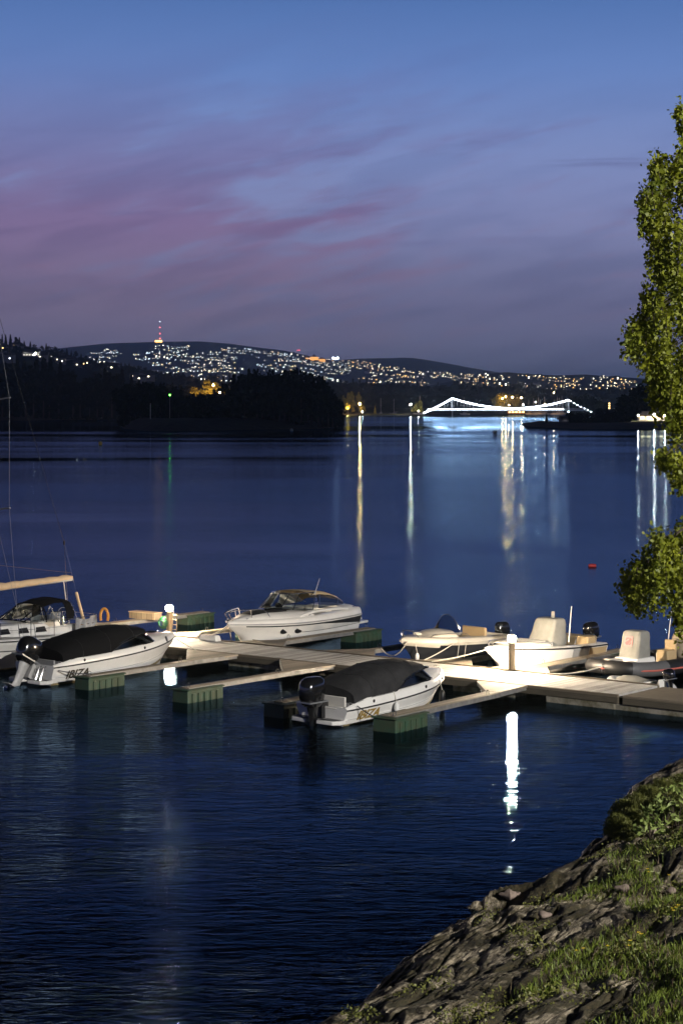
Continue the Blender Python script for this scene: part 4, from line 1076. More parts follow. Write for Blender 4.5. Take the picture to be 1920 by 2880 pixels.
for j in (3, 5, 9, 11): q.tube([g_[j]+Vector((0, 0, .008)) for g_ in rg[3:]], .022, 5)
q.build('hood_frame', M['canvas_black'], hood)
q = MB(); q.tube([rg[0][0]+Vector((0, 0, 0)), rg[0][3]+Vector((.02, 0, .02))], .02, 6)
for sd in (1, -1): q.tube([(1.15, sd*1.02, 1.50), (1.36, sd*.94, 2.0), (1.38, sd*.78, 2.28)], .018, 6); q.tube([(2.2, sd*.9, 1.65), (2.5, sd*.86, 2.2)], .016, 6); q.tube([(2.9, sd*.9, 1.65), (2.5, sd*.86, 2.2)], .016, 6)
q.build('hood_strut', M['steel'], hood)
# mast, boom and rigging
mx = 4.62
q = MB(); q.tube([(mx, 0, 1.5), (mx, 0, 14.2)], .075, 10, sy=1.2); ms = q.build('mast', M['alu'], r, 60)
q = MB()
for z_ in (6.0, 10.2): q.tube([(mx, -.95, z_+.1), (mx, 0, z_), (mx, .95, z_+.1)], .03, 6)
q.build('spreader', M['alu'], ms)
q = MB()
for sd in (1, -1): q.tube([(mx+.05, sd*1.5, 1.2), (mx+.05, sd*.95, 6.1), (mx, sd*.9, 10.3), (mx, 0, 14.0)], .007, 4); q.tube([(mx-.2, sd*1.48, 1.2), (mx, 0, 6.0)], .006, 4)
q.tube([(L-.1, 0, 1.4), (mx, 0, 13.9)], .014, 4); q.build('rigging', M['wire'], r)
blk = (.50, -.50, 4.5)
q = MB(); q.tube([(mx, 0, 14.15), blk], .010, 4); q.tube([blk, (-.05, -.82, 1.25)], .009, 4); q.tube([blk, (.22, -.10, 2.52), (.30, .42, 1.40)], .009, 4)
q.build('backstay', M['steel'], r)
q = MB(); q.ball(blk, .07, 8, 6, sc_=(.6, .6, 1.6)); q.build('backstay_block', M['black'], r)
q = MB(); q.tube([(.22, -.10, 2.50), (.30, .42, 1.40)], .06, 8); q.build('stay_cover', M['buff'], r, 60)
q = MB(); q.tube([(mx-.05, 0, 2.92), (.55, 0, 3.06)], .06, 8); bo = q.build('boom', M['alu'], r, 60)
q = MB(); P_ = [Vector((mx-.1-(mx-.65)*i/16, .012*math.sin(i*1.7), 3.02+.13*(i/16)+.012*math.sin(i*2.3))) for i in range(17)]
q.tube(P_, [.10+.045*(1-i/16)+.012*math.sin(i*1.9) for i in range(16)]+[.05], 12); q.build('sail_cover', M['buff'], bo, 60)
q = MB(); q.tube([(mx, .02, 3.9), (.58, .02, 3.32), (.55, 0, 3.06)], .007, 4); q.build('topping_lift', M['steel'], bo)
q = MB(); q.tube([(1.0, 0, 3.0), (.7, 0, 1.3)], .02, 5); q.build('mainsheet', M['rope'], bo)
# guard rails
q = MB(); st_ = []
for sd in (1, -1):
    for t in (.015, .165, .30, .43, .58, .74, .88):
        p = h.top(t); b0 = Vector((p.x, (p.y-.03)*sd, p.z)); st_.append((sd, b0)); q.tube([b0, b0+Vector((0, 0, .62))], .017, 6)
q.build('stanchion', M['steel'], r)
q = MB()
for sd in (1, -1):
    a = [b0 for s_, b0 in st_ if s_ == sd]
    for hh in (.60, .32): q.tube([b0+Vector((0, 0, hh)) for b0 in a], .008, 4)
q.build('lifeline', M['steel'], r)
q = MB()
for hh in (.62, .32):
    p = h.top(.015); y = p.y-.03
    q.tube(smooth_path([Vector((L*.15, h.top(.15).y-.03, p.z+hh)), Vector((.2, y, p.z+hh)), Vector((-.02, y*.6, p.z+hh)), Vector((-.05, 0, p.z+hh)), Vector((-.02, -y*.6, p.z+hh)), Vector((.2, -y, p.z+hh)), Vector((L*.15, -h.top(.15).y+.03, p.z+hh))], 4), .016, 6)
q.build('pushpit', M['steel'], r)
# dodger cloth on the port quarter, sagging between the rails
for sd in (1, -1):
    n, k = 20, 6; rg = []
    for i in range(n+1):
        u = i/n; t = .02+.145*u; p = h.top(t); zt_ = p.z+.61-.10*math.sin(math.pi*u)*(u > .3); zb_ = p.z+.05+.22*max(0, 1-u*3)
        rg.append([Vector((p.x, (p.y-.02+.045*math.sin(i*1.1+j*.5)*math.sin(math.pi*j/k))*sd, zb_+(zt_-zb_)*j/k)) for j in range(k+1)])
    q = MB(); q.loft(rg, closed=False, cap0=False, cap1=False); q.build('dodger_cloth', M['dodger'], r, 60)
hb_ = tag(MB().tube([Vector((.0, .16*math.cos(a)+0, .30*math.sin(a))) for a in [math.radians(-35)+math.radians(250)*j/20 for j in range(21)]], [.055]*21, 8).build('horseshoe_buoy', M['orange'], None, 60),
    'orange horseshoe lifebuoy hanging on the stern rail of the sailing yacht', 'lifebuoy')
pw = ST(-.22, -3.95, 1.66); hb_.location = pw; hb_.rotation_euler = (0, .0, VA+.5)
for nm in ('fender_line',):
    for t in (.42, .50):
        q = MB(); p = h.top(t); s_ = h.side(t, .6); q.tube([(p.x, p.y+.02, p.z+.55), (p.x, p.y+.13, p.z), (s_.x, s_.y+.05, s_.z), (s_.x-.02, s_.y+.02, .3)], .012, 5); q.build('fender_line', M['ropedark'], r)
rB = r

# ------------------------------------------------------------------ mooring lines and buoys
def sag(a, b, d=.15, n=10):
    a = Vector(a); b = Vector(b); return [a.lerp(b, i/n)-Vector((0, 0, d*4*(i/n)*(1-i/n))) for i in range(n+1)]
def line(label, a, b, d, rr=.020, m='rope'):
    o = MB().tube(sag(a, b, d), rr, 6).build('mooring_line', M[m], None, 60)
    return tag(o, label, 'rope', 'mooring lines of the boats')
def W(rt, p): return Matrix.Rotation(rt.rotation_euler.z, 4, 'Z') @ Vector(p)+Vector(rt.location)
line('pale mooring line from the cruiser bow to the pier', W(rC, (LC, .1, 1.15)), ST(1.2, .15, .56), .12, .035)
line('pale slack mooring line from the cream day boat to the finger on its left', W(rE, (LE-.05, .3, .95)), ST(8.75, 2.3, .5), .42, .025)
line('short rope from the cream day boat side down to the finger on its right', W(rE, (LE*.62, 1.0, .85)), ST(12.2, .5, .5), .05, .02)
line('tight pale mooring line from the console boat bow down to the pier', W(rF, (LF*.97, .25, 1.15)), ST(12.9, .0, .55), .06, .024)
line('mooring line from the console boat bow down its white side to the finger', W(rF, (LF*.90, .45, 1.12)), ST(16.1, .9, .52), .03, .022)
line('mooring line from the rubber boat bow to the pier edge', W(rG, (LG-.2, .1, .72)), ST(17.9, .0, .55), .14, .022)
line('twisted rope between the pier and the finger at the bow of the grey covered boat', ST(17.3, -2.7, .45), ST(18.3, -4.6, .5), .25, .022)
line('dark mooring line from the black covered boat quarter to the green float beside it', W(rA, (.15, -1.12, .55)), ST(5.1, -9.3, .42), .05, .018, 'ropedark')
line('dark mooring line from the grey covered boat quarter to the float beside it', W(rD, (.4, -1.12, .62)), ST(18.5, -10.2, .2), .03, .018, 'ropedark')
line('mooring line from the black covered boat bow down to the pier', W(rA, (LA-.1, 0, 1.1)), ST(3.6, -2.6, .45), .04, .014)
def buoy(label, px, py, r_, m, shape='ball', grp=None):
    p = G(px, py, 0); o = MB()
    if shape == 'ball': o.ball((0, 0, r_*.45), r_, 12, 8); o.tube([(0, 0, r_*1.3), (0, 0, r_*1.7)], r_*.12, 6)
    elif shape == 'can': o.lathe([(r_*.9, -r_*.3), (r_, 0), (r_, r_*1.5), (r_*.9, r_*1.7), (r_*.15, r_*1.75), (r_*.12, r_*2.1)], 14)
    else: o.tube([(-r_*1.3, 0, r_*.3), (-r_*1.1, 0, r_*.3), (0, 0, r_*.35), (r_*1.1, 0, r_*.3), (r_*1.3, 0, r_*.3)], [r_*.3, r_*.6, r_*.65, r_*.6, r_*.3], 10)
    b = o.build('mooring_buoy', M[m], None, 50); b.location = p; return tag(b, label, 'buoy', 'buoys on the bay')
buoy('yellow buoy far out at the left, before the black shore', 283, 1251, .45, 'yellow', 'can')
buoy('dark round buoy with a yellowish top in the reflection of the shore lamp', 1159, 1272, .36, 'darkbuoy')
buoy('dark round buoy in front of the lit bridge reflection', 1391, 1219, .72, 'darkbuoy')
buoy('small red oblong buoy on open water left of the hanging leaves', 1664, 1594, .19, 'redbuoy', 'long')
buoy('pale greenish buoy at the foot of the black wooded island', 820, 1212, .65, 'palebuoy')
buoy('tiny dark buoy beside the near foot of the bridge', 1261, 1174, .7, 'darkbuoy')
# ------------------------------------------------------------------ far shores, hills, town
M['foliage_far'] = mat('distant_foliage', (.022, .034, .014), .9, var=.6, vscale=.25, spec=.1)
M['foliage_lit'] = mat('lamplit_foliage', (.30, .30, .07), .85, var=.5, vscale=.5, spec=.1)  # brighter, yellower foliage: part of the lamplight is put into its colour
M['bark_far'] = mat('distant_bark', (.05, .04, .03), .9)
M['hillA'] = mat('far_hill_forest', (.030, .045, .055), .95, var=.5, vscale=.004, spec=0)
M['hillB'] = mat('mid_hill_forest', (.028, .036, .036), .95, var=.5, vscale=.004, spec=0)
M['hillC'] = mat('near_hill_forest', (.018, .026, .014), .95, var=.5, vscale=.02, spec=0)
def ridge(pts):
    xs_, ys_ = zip(*pts); return lambda px: float(np.interp(px, xs_, ys_))
class Hill:
    def __init__(s, prof, Y0, Y1, z0, m, x0=-2600, x1=4400, n=260, k=14, amp=.03, conv=.75):
        s.f = ridge(prof); s.Y0, s.Y1, s.z0, s.conv, s.amp = Y0, Y1, z0, conv, amp
        P_ = np.linspace(x0, x1, n); T_ = np.linspace(0, 1.0, k); X = np.zeros((k+3, n)); Y = X.copy(); Z = X.copy()
        for j, px in enumerate(P_):
            for i, t in enumerate(T_): v = s.p(px, t); X[i, j], Y[i, j], Z[i, j] = v
            for e in range(3):
                t = 1+.12*(e+1); Yb = s.Y0+(s.Y1-s.Y0)*t; zr_ = s.p(px, 1).z
                X[k+e, j] = (px-960)*Yb/F; Y[k+e, j] = Yb; Z[k+e, j] = zr_*(1-.28*(e+1))-3
        tag(grid_mesh('hill', X, Y, Z, m), kind='structure')
    def p(s, px, t):
        Y = s.Y0+(s.Y1-s.Y0)*t; zr_ = HC+(HZ-s.f(px))*s.Y1/F
        a = float(fbm(np.array(px*.02), np.array(t*3+s.Y0*.001), 3))-.5
        return Vector(((px-960)*Y/F, Y, s.z0+(zr_-s.z0)*(t**s.conv)+(zr_-s.z0)*s.amp*4*a*math.sin(math.pi*min(t, 1)*.98)))
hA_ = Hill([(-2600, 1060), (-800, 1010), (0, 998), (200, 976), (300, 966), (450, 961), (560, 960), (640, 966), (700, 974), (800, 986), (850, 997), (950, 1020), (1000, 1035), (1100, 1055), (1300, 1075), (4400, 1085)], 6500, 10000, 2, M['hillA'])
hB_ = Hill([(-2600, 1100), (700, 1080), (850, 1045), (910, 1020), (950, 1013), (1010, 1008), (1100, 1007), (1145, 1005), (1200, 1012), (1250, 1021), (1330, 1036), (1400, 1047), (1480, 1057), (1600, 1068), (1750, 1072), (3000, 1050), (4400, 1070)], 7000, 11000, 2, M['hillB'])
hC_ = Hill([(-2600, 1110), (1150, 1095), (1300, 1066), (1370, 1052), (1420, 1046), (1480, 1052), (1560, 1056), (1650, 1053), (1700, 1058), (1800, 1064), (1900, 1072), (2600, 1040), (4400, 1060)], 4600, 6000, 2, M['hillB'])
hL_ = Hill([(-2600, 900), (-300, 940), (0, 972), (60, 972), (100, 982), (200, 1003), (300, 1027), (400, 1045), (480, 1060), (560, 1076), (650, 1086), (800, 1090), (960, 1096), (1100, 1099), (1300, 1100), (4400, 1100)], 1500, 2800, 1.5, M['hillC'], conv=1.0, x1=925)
hM_ = Hill([(-2600, 1120), (860, 1110), (1000, 1096), (1100, 1100), (1200, 1104), (1300, 1100), (1400, 1108), (1600, 1112), (1800, 1108), (2600, 1090), (4400, 1090)], 2350, 3300, 1.2, M['hillC'])

# far trees: one small mesh each, foliage from many leaf clumps
def far_tree(kind, seed, h=15.0, n=620):
    R_ = random.Random(seed); m = MB()
    m.tube([(0, 0, 0), (.1*R_.random(), 0, h*.35), (0, .1, h*.75)], [h*.022, h*.016, h*.006], 5, m=1)
    lobes = []
    if kind != 'spruce':
        for i in range(11):
            a = R_.uniform(0, 6.28); zz = R_.uniform(.30, .92); rr = h*.26*math.sin(math.pi*min(1, (zz-.12)/.9))**.6*R_.uniform(.3, 1)
            lobes.append((rr*math.cos(a), rr*math.sin(a), h*zz, h*R_.uniform(.09, .16)))
    for i in range(n):
        if kind == 'spruce':
            u = R_.random()**.75; z = h*(.06+.94*(1-u)); tier = .75+.25*abs(math.sin(z*2.2+seed)); r_ = h*.19*(u**.85)*tier*R_.uniform(.3, 1.0)+.05; a = R_.uniform(0, 6.28)
            c = Vector((r_*math.cos(a), r_*math.sin(a), z-.15*r_))
        else:
            lx, ly, lz, lr = R_.choice(lobes); d = Vector((R_.gauss(0, 1), R_.gauss(0, 1), R_.gauss(0, 1))).normalized()*lr*R_.uniform(.55, 1.15)
            c = Vector((lx, ly, lz))+d
        s_ = h*R_.uniform(.018, .040); q1 = Vector((R_.gauss(0, 1), R_.gauss(0, 1), R_.gauss(0, 1))).normalized()*s_; q2 = q1.cross(Vector((R_.gauss(0, 1), R_.gauss(0, 1), R_.gauss(0, 1)))).normalized()*s_*.8
        m.add([c-q1-q2, c+q1-q2, c+q1+q2, c-q1+q2], [(0, 1, 2, 3)])
    return m
def tree_protos(mfol, label0):
    out_ = []
    for i, kd in enumerate(('broad', 'broad', 'broad', 'spruce', 'spruce')):
        me_o = far_tree(kd, 11+i).build('tree', [M[mfol], M['bark_far']], None, 0, fix=False); COL.objects.unlink(me_o); out_.append((kd, me_o))
    return out_
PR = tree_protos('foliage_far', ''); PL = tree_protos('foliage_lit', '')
def put_tree(protos, x, y, z, h, label, group, kind=None, wide=1.0):
    k = rnd.choice([p for p in protos if kind is None or p[0] == kind]); o = k[1].copy(); COL.objects.link(o)
    o.name = 'spruce_tree' if k[0] == 'spruce' else 'leafy_tree'
    s_ = h/15.0; o.location = (x, y, z); o.scale = (s_*wide*rnd.uniform(.9, 1.25), s_*wide*rnd.uniform(.9, 1.25), s_); o.rotation_euler = (0, 0, rnd.uniform(0, 6.28))
    return tag(o, label, 'tree', group)
ZN = ('far left', 'left', 'middle left', 'middle right', 'right', 'far right')
def row(protos, prof, x0, x1, step, Y, zg, label, group, jit=6, mixs=.35, Yj=20):
    f = ridge(prof); px = x0
    while px < x1:
        y = Y+rnd.uniform(-Yj, Yj); top = atY(px, f(px)+rnd.uniform(-jit*.4, jit), y).z; g_ = zg(px, y) if callable(zg) else zg
        kd = 'spruce' if rnd.random() < mixs else 'broad'
        h_ = max(top-g_, 5)*(1.06 if kd == 'spruce' else 1.0)
        put_tree(protos, (px-960)*y/F, y, g_-.3, h_, zone_label(label, px, max(x0, 0), min(x1, 1920), kd, h_), group, kd, wide=min(1.25, max(.75, 15/h_*1.0)))
        px += step*rnd.uniform(.7, 1.3)
def zone_label(label, px, x0, x1, kd, h_):
    z_ = ZN[max(0, min(5, int((px-x0)/(x1-x0)*6)))]
    return '%s %s, %s of the row' % ('pointed' if kd == 'spruce' else 'rounded', label, z_)
def wood(name, polys, label, m, n, size):
    """undergrowth and tree mass that reads as one dark wood: (px0,px1,y_top function,Y,zbase)"""
    R_ = random.Random(5); q = MB()
    for (a, b, f, Y, D_, zb) in polys:
        for i in range(n):
            px = R_.uniform(a, b); y = Y+R_.uniform(0, D_); top = atY(px, f(px), y).z; z = zb+(top-zb)*R_.random()**.8*.92
            c = Vector(((px-960)*y/F, y, z)); s_ = size*R_.uniform(.5, 1.2)
            q1 = Vector((R_.gauss(0, 1), R_.gauss(0, .5), R_.gauss(0, 1))).normalized()*s_; q2 = q1.cross(Vector((R_.gauss(0, .5), 1, R_.gauss(0, .5)))).normalized()*s_*.8
            q.add([c-q1-q2, c+q1-q2, c+q1+q2, c-q1+q2], [(0, 1, 2, 3)])
    return tag(q.build(name, m, None, 0, fix=False), label, 'wood', None, 'stuff')

def low_land(name, pts_front, depth, hgt, m, label=None):
    """shore strip: front edge given as photo pixels on the water"""
    P_ = [G(x, y) for x, y in pts_front]; n = len(P_); k = 7; X = np.zeros((k, n)); Y = X.copy(); Z = X.copy()
    for j, p in enumerate(P_):
        e = min(j, n-1-j); ef = 1 if e > 1 else (.55 if e == 1 else .1)
        for i in range(k):
            t = i/(k-1); X[i, j] = p.x*(1+depth*t/p.y*ef); Y[i, j] = p.y+depth*t*ef; Z[i, j] = -.4+(hgt*ef+.4)*min(1, (t*2.6))**.6 if t < .95 else -.5
            if i > 0 and i < k-1: Z[i, j] += (vnoise(np.array(X[i, j]*.08), np.array(Y[i, j]*.1))-.5)*hgt*.3
    return tag(grid_mesh(name, X, Y, Z, m), kind='structure')
M['darkshore'] = mat('dark_shore_rock', (.05, .048, .04), .9, var=.5, vscale=.3)
M['lawn'] = mat('shore_lawn', (.06, .09, .02), .9, var=.4, vscale=.2)
# wooded island, left centre
low_land('island', [(338, 1198), (350, 1206), (400, 1212), (480, 1214), (560, 1212), (650, 1210), (740, 1208), (830, 1207), (900, 1206), (945, 1203), (966, 1198)], 110, 4.5, M['darkshore'])
profI = [(330, 1100), (350, 1082), (380, 1078), (430, 1072), (470, 1085), (520, 1100), (560, 1108), (620, 1100), (650, 1062), (690, 1046), (740, 1042), (800, 1040), (860, 1040), (900, 1056), (930, 1090), (950, 1125), (965, 1150)]
gI = 'trees on the wooded island'
row(PR, profI, 345, 960, 17, 850+25, 3.0, 'black tree on the crest of the wooded island', gI, mixs=.3, Yj=12)
row(PR, [(x, y+14) for x, y in profI], 350, 955, 15, 838, 1.0, 'black tree at the front edge of the wooded island', gI, mixs=.2, Yj=6)
wood('woodland', [(344, 962, lambda px: ridge(profI)(px)+34, 846, 40, 1)], 'black undergrowth filling the wooded island', M['foliage_far'], 5200, 1.25)
# left shore
low_land('shore', [(-700, 1182), (-300, 1181), (-100, 1182), (60, 1183), (150, 1182), (250, 1181), (330, 1180), (380, 1179), (460, 1178), (560, 1176)], 160, 5, M['darkshore'])
profS = [(-700, 1000), (0, 1026), (60, 1022), (120, 1012), (160, 1018), (200, 1040), (240, 1050), (300, 1040), (350, 1046), (400, 1070), (430, 1085), (500, 1080), (600, 1100)]
row(PR, profS, -90, 560, 21, 1330, 4.0, 'black skyline tree on the dark left shore', 'trees on the left shore', mixs=.35)
row(PR, [(x, y+22) for x, y in profS], -80, 500, 22, 1305, 2.0, 'black tree at the water on the dark left shore', 'trees on the left shore', mixs=.2, Yj=8)
wood('woodland', [(-90, 560, lambda px: ridge(profS)(px)+30, 1306, 70, 1), (-700, -90, lambda px: ridge(profS)(px)+10, 1306, 70, 1)], 'black tree mass along the left shore', M['foliage_far'], 3600, 2.0)
# skyline trees of the left hill and the wooded band behind the bay
profL = [(-300, 925), (0, 947), (20, 936), (40, 944), (70, 958), (110, 966), (150, 972), (190, 978), (240, 1000), (300, 1012), (360, 1022), (420, 1034), (480, 1045), (560, 1056), (640, 1050), (700, 1047), (800, 1052), (960, 1064)]
row(PR, profL, -60, 860, 14, 2750, lambda px, y: hL_.p(px, (y-1500)/1300).z, 'tree on the skyline of the dark left hill', 'trees on the skyline of the left hill', mixs=.45, Yj=30, jit=5)
wood('woodland', [(-300, 960, lambda px: hL_.f(px)*.35+1150*.65-16, 1950, 300, 8), (-300, 960, lambda px: hL_.f(px)-10, 2400, 350, 10)], 'dark woods on the slope of the left hill', M['foliage_far'], 3600, 3.8)
profM = [(840, 1062), (960, 1068), (1050, 1068), (1100, 1072), (1200, 1080), (1300, 1074), (1400, 1082), (1450, 1072), (1520, 1084), (1600, 1090), (1700, 1086), (1850, 1084), (2000, 1080)]
row(PR, profM, 850, 1960, 17, 3250, lambda px, y: 16, 'tree in the dark wooded band behind the bay', 'trees in the wooded band behind the bay', mixs=.3, Yj=30)
wood('woodland', [(840, 2100, lambda px: ridge(profM)(px)+8, 2750, 400, 2), (840, 2100, lambda px: ridge(profM)(px)+40, 2420, 250, 2)], 'dark woods behind the bay', M['foliage_far'], 4500, 4.2)
tag(grid_mesh('shore', *[np.array(a) for a in ([[-300, 900, 2400], [-300, 900, 2400]], [[2340, 2340, 2340], [2420, 2420, 2420]], [[-.5]*3, [2.5]*3])], M['darkshore']), kind='structure')

# spit with street lamps left of the bridge
low_land('shore', [(940, 1167), (960, 1168), (1000, 1168), (1050, 1168), (1100, 1168), (1150, 1169), (1190, 1171), (1215, 1172)], 70, 1.6, M['lawn'])
M['sodium'] = emis('sodium_lamp_glow', (1.0, .50, .16), 900)
M['sodiumhot'] = emis('strong_sodium_lamp_glow', (1.0, .52, .18), 1500)
M['mercury'] = emis('pale_lamp_glow', (1.0, .82, .6), 700)
M['terrace'] = emis('terrace_lamp_glow', (1.0, .9, .72), 60, False)
M['coolglow'] = emis('cool_lamp_glow', (.72, .86, 1.0), 500)
M['greenglow'] = emis('green_lamp_glow', (.12, 1.0, .06), 22, False)
def street_lamp(label, px, py, Y, zg, gm, r_=.42, grp='street lamps across the bay'):
    p = atY(px, py, Y); t = thing('street_lamp', label, 'street lamp', (p.x, p.y, zg), 0, grp); h_ = p.z-zg
    q = MB(); q.tube([(0, 0, 0), (0, 0, h_)], [.14, .07], 6); q.build('pole', M['galv'], t)
    q = MB(); q.ball((0, 0, h_), r_, 10, 6); q.build('lamp', M[gm], t)
    return t
street_lamp('orange street lamp between glowing trees on the spit left of the bridge', 1011, 1136, 1958, 1, 'sodiumhot', .6)
street_lamp('brightest street lamp on the tip of the spit beside the bridge', 1154, 1137, 1952, 1, 'mercury', .75)
gp = 'trees on the spit by the bridge'
for px, top_, Y, wd in ((966, 1108, 2010, .8), (978, 1104, 2015, .8), (988, 1096, 2014, .7), (1009, 1097, 2012, .62), (1014, 1142, 1968, .9), (1020, 1138, 1985, 1), (992, 1142, 1975, .9), (972, 1122, 1995, 1)):
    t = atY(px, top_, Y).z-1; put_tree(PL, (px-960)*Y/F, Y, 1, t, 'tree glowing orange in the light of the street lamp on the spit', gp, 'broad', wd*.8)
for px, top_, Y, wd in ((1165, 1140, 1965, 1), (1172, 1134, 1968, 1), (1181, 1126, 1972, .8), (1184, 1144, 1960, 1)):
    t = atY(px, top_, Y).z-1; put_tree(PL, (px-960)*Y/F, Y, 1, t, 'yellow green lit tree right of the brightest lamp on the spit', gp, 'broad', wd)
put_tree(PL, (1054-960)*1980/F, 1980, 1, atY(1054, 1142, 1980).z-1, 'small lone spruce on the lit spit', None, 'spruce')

street_lamp('low orange lamp added to light the trees at the left of the spit', 978, 1147, 1996, 1, 'sodiumhot', .6)  # added lamp, only there to brighten the trees around it
street_lamp('small lamp low on the spit beside the little lit tree', 1018, 1158, 1952, 1, 'mercury', .25)
street_lamp('yellow lamp under the lit trees at the tip of the spit', 1176, 1156, 1950, 1, 'mercury', .3)
# suspension bridge
YB = 1800.0
def bp(px, py): return atY(px, py, YB)
br = thing('suspension_bridge', 'suspension bridge outlined by strings of white lights, two slim portal towers', 'bridge', bp(1270, 1153))
bo_ = br.location.copy()
M['bridgelight'] = emis('bridge_string_light', (.80, .90, 1.0), 24)
M['bridgepaint'] = mat('white_bridge_paint', (.6, .62, .64), .5)
def rel(v): return Vector(v)-bo_
q = MB(); zd = bp(0, 1152).z
q.box(rel(((bp(1200, 0).x+bp(1650, 0).x)/2, YB, zd-.6)), (bp(1650, 0).x-bp(1200, 0).x, 7, 1.1)); q.build('deck', M['bridgepaint'], br, 0)
for yy in (-3.4, 3.4):
    q = MB(); q.box(rel(((bp(1200, 0).x+bp(1650, 0).x)/2, YB+yy, zd+.7)), (bp(1650, 0).x-bp(1200, 0).x, .15, .9)); q.build('railing', M['bridgerail'], br, 0)
for px in (1271, 1598):
    q = MB(); X_ = bp(px, 0).x
    for yy in (-3.6, 3.6): q.beam(rel((X_, YB+yy, -1)), rel((X_, YB+yy, bp(0, 1122).z)), .9, .9)
    for z_ in (bp(0, 1126).z, bp(0, 1140).z, zd-1.5): q.beam(rel((X_, YB-3.6, z_)), rel((X_, YB+3.6, z_)), .7, .6)
    q.build('tower', M['bridgepaint'], br, 0)
def cable(p0, p1, s_): return [bp(p0[0]+(p1[0]-p0[0])*i/24, p0[1]+(p1[1]-p0[1])*i/24+s_*4*(i/24)*(1-i/24)) for i in range(25)]
cabs = [cable((1190, 1163), (1271, 1121.5), 2.0), cable((1271, 1121.5), (1598, 1126), 25.5), cable((1598, 1126), (1665, 1161), 1.5)]
for yy in (-3.9, 3.4):
    for ci, c_ in enumerate(cabs):
        q = MB(); q.tube([rel(p)+Vector((0, yy, 0)) for p in c_], .14, 5); cb = q.build('main_cable', M['bridgepaint'], br)
        q = MB(); tot = sum((c_[i+1]-c_[i]).length for i in range(24)); nb = int(tot/(1.3 if ci < 2 else 3.2)); 
        for k_ in range(nb):
            u = (k_+.5)/nb*24; i = int(u); p = rel(c_[i].lerp(c_[min(i+1, 24)], u-i))+Vector((0, yy, .35)); q.ball(p, .62 if ci < 2 else .32, 6, 4)
        q.build('string_light', M['bridgelight'], cb, 0)
q = MB(); X0, X1 = bp(1205, 0).x, bp(1590, 0).x
for k_ in range(int((X1-X0)/1.6)): q.ball(rel((X0+k_*1.6, YB-3.7, zd+.2)), .34, 6, 4)
q.build('deck_light', M['bridgelight'], br, 0)
for yy in (-3.4, 3.4):
    q = MB()
    for px in range(1204, 1660, 9):
        c_ = cabs[0] if px < 1271 else cabs[1] if px < 1598 else cabs[2]; xs_ = [p.x for p in c_]; z_ = float(np.interp(bp(px, 0).x, xs_, [p.z for p in c_]))
        if z_ > zd+.5: q.tube([rel((bp(px, 0).x, YB+yy, zd)), rel((bp(px, 0).x, YB+yy, z_))], .05, 4)
    q.build('hanger', M['bridgepaint'], br)

# moored yachts far away: masts behind the bridge and off the spit
def far_yacht(label, grp):
    t = thing('moored_yacht', label, 'sailboat', (0, 0, 0), 0, grp)
    h = Hull(L=10, B=3, zr0=1, zr1=1.4, rake=1.2, g0=.1, g1=.1, stern=.7); h.mesh(8).build('hull', M['gel'], t, 60)
    q = MB(); q.box((4.6, 0, 1.5), (3.6, 1.8, .6), taper=.85); q.build('cabin', M['gel'], t, 0)
    q = MB(); q.tube([(5.2, 0, 1), (5.2, 0, 14.5)], .16, 5); q.tube([(5.2, 0, 2.6), (1.2, 0, 2.7)], .12, 5); q.tube([(5.2, -.9, 8), (5.2, .9, 8)], .05, 4); q.build('mast', M['white'], t)
    return t
y0_ = far_yacht('yacht lying in the orange lit harbour behind the bridge, one of a row of masts', 'yachts in the lit harbour behind the bridge')
first = True
for px, top_ in ((1497, 1124), (1507, 1121), (1514, 1127), (1524, 1119), (1533, 1124), (1541, 1117), (1549, 1123), (1557, 1118), (1562, 1113), (1570, 1121), (1577, 1116), (1585, 1124), (1591, 1119)):
    Y = 2120+rnd.uniform(-60, 60); s_ = (atY(px, top_, Y).z)/14.5; loc = ((px-960)*Y/F, Y, 0)
    if first: o = y0_; o.location = loc; first = False
    else: o = dup(y0_, loc)
    o.scale = (s_,)*3; o.rotation_euler.z = rnd.uniform(0, 6.28)
for px, top_, lb in ((1074, 1120, 'dim yacht with tall mast moored left of the brightest lamp'), (1122, 1122, 'dim yacht moored just left of the brightest lamp on the spit'), (1163, 1113, 'dim yacht whose mast rises above the lit trees on the spit'), (1319, 1118, 'dark yacht whose pale mast rises above the middle of the bridge'), (400, 1134, 'small yacht moored before the wooded island at the left')):
    Y = 2080 if px > 500 else 800; s_ = (atY(px, top_, Y).z)/14.5; o = dup(y0_, ((px-960)*Y/F, Y, 0), label=lb); o.scale = (s_,)*3; o.rotation_euler.z = rnd.uniform(0, 6.28)
    if 'group' in o: del o['group']
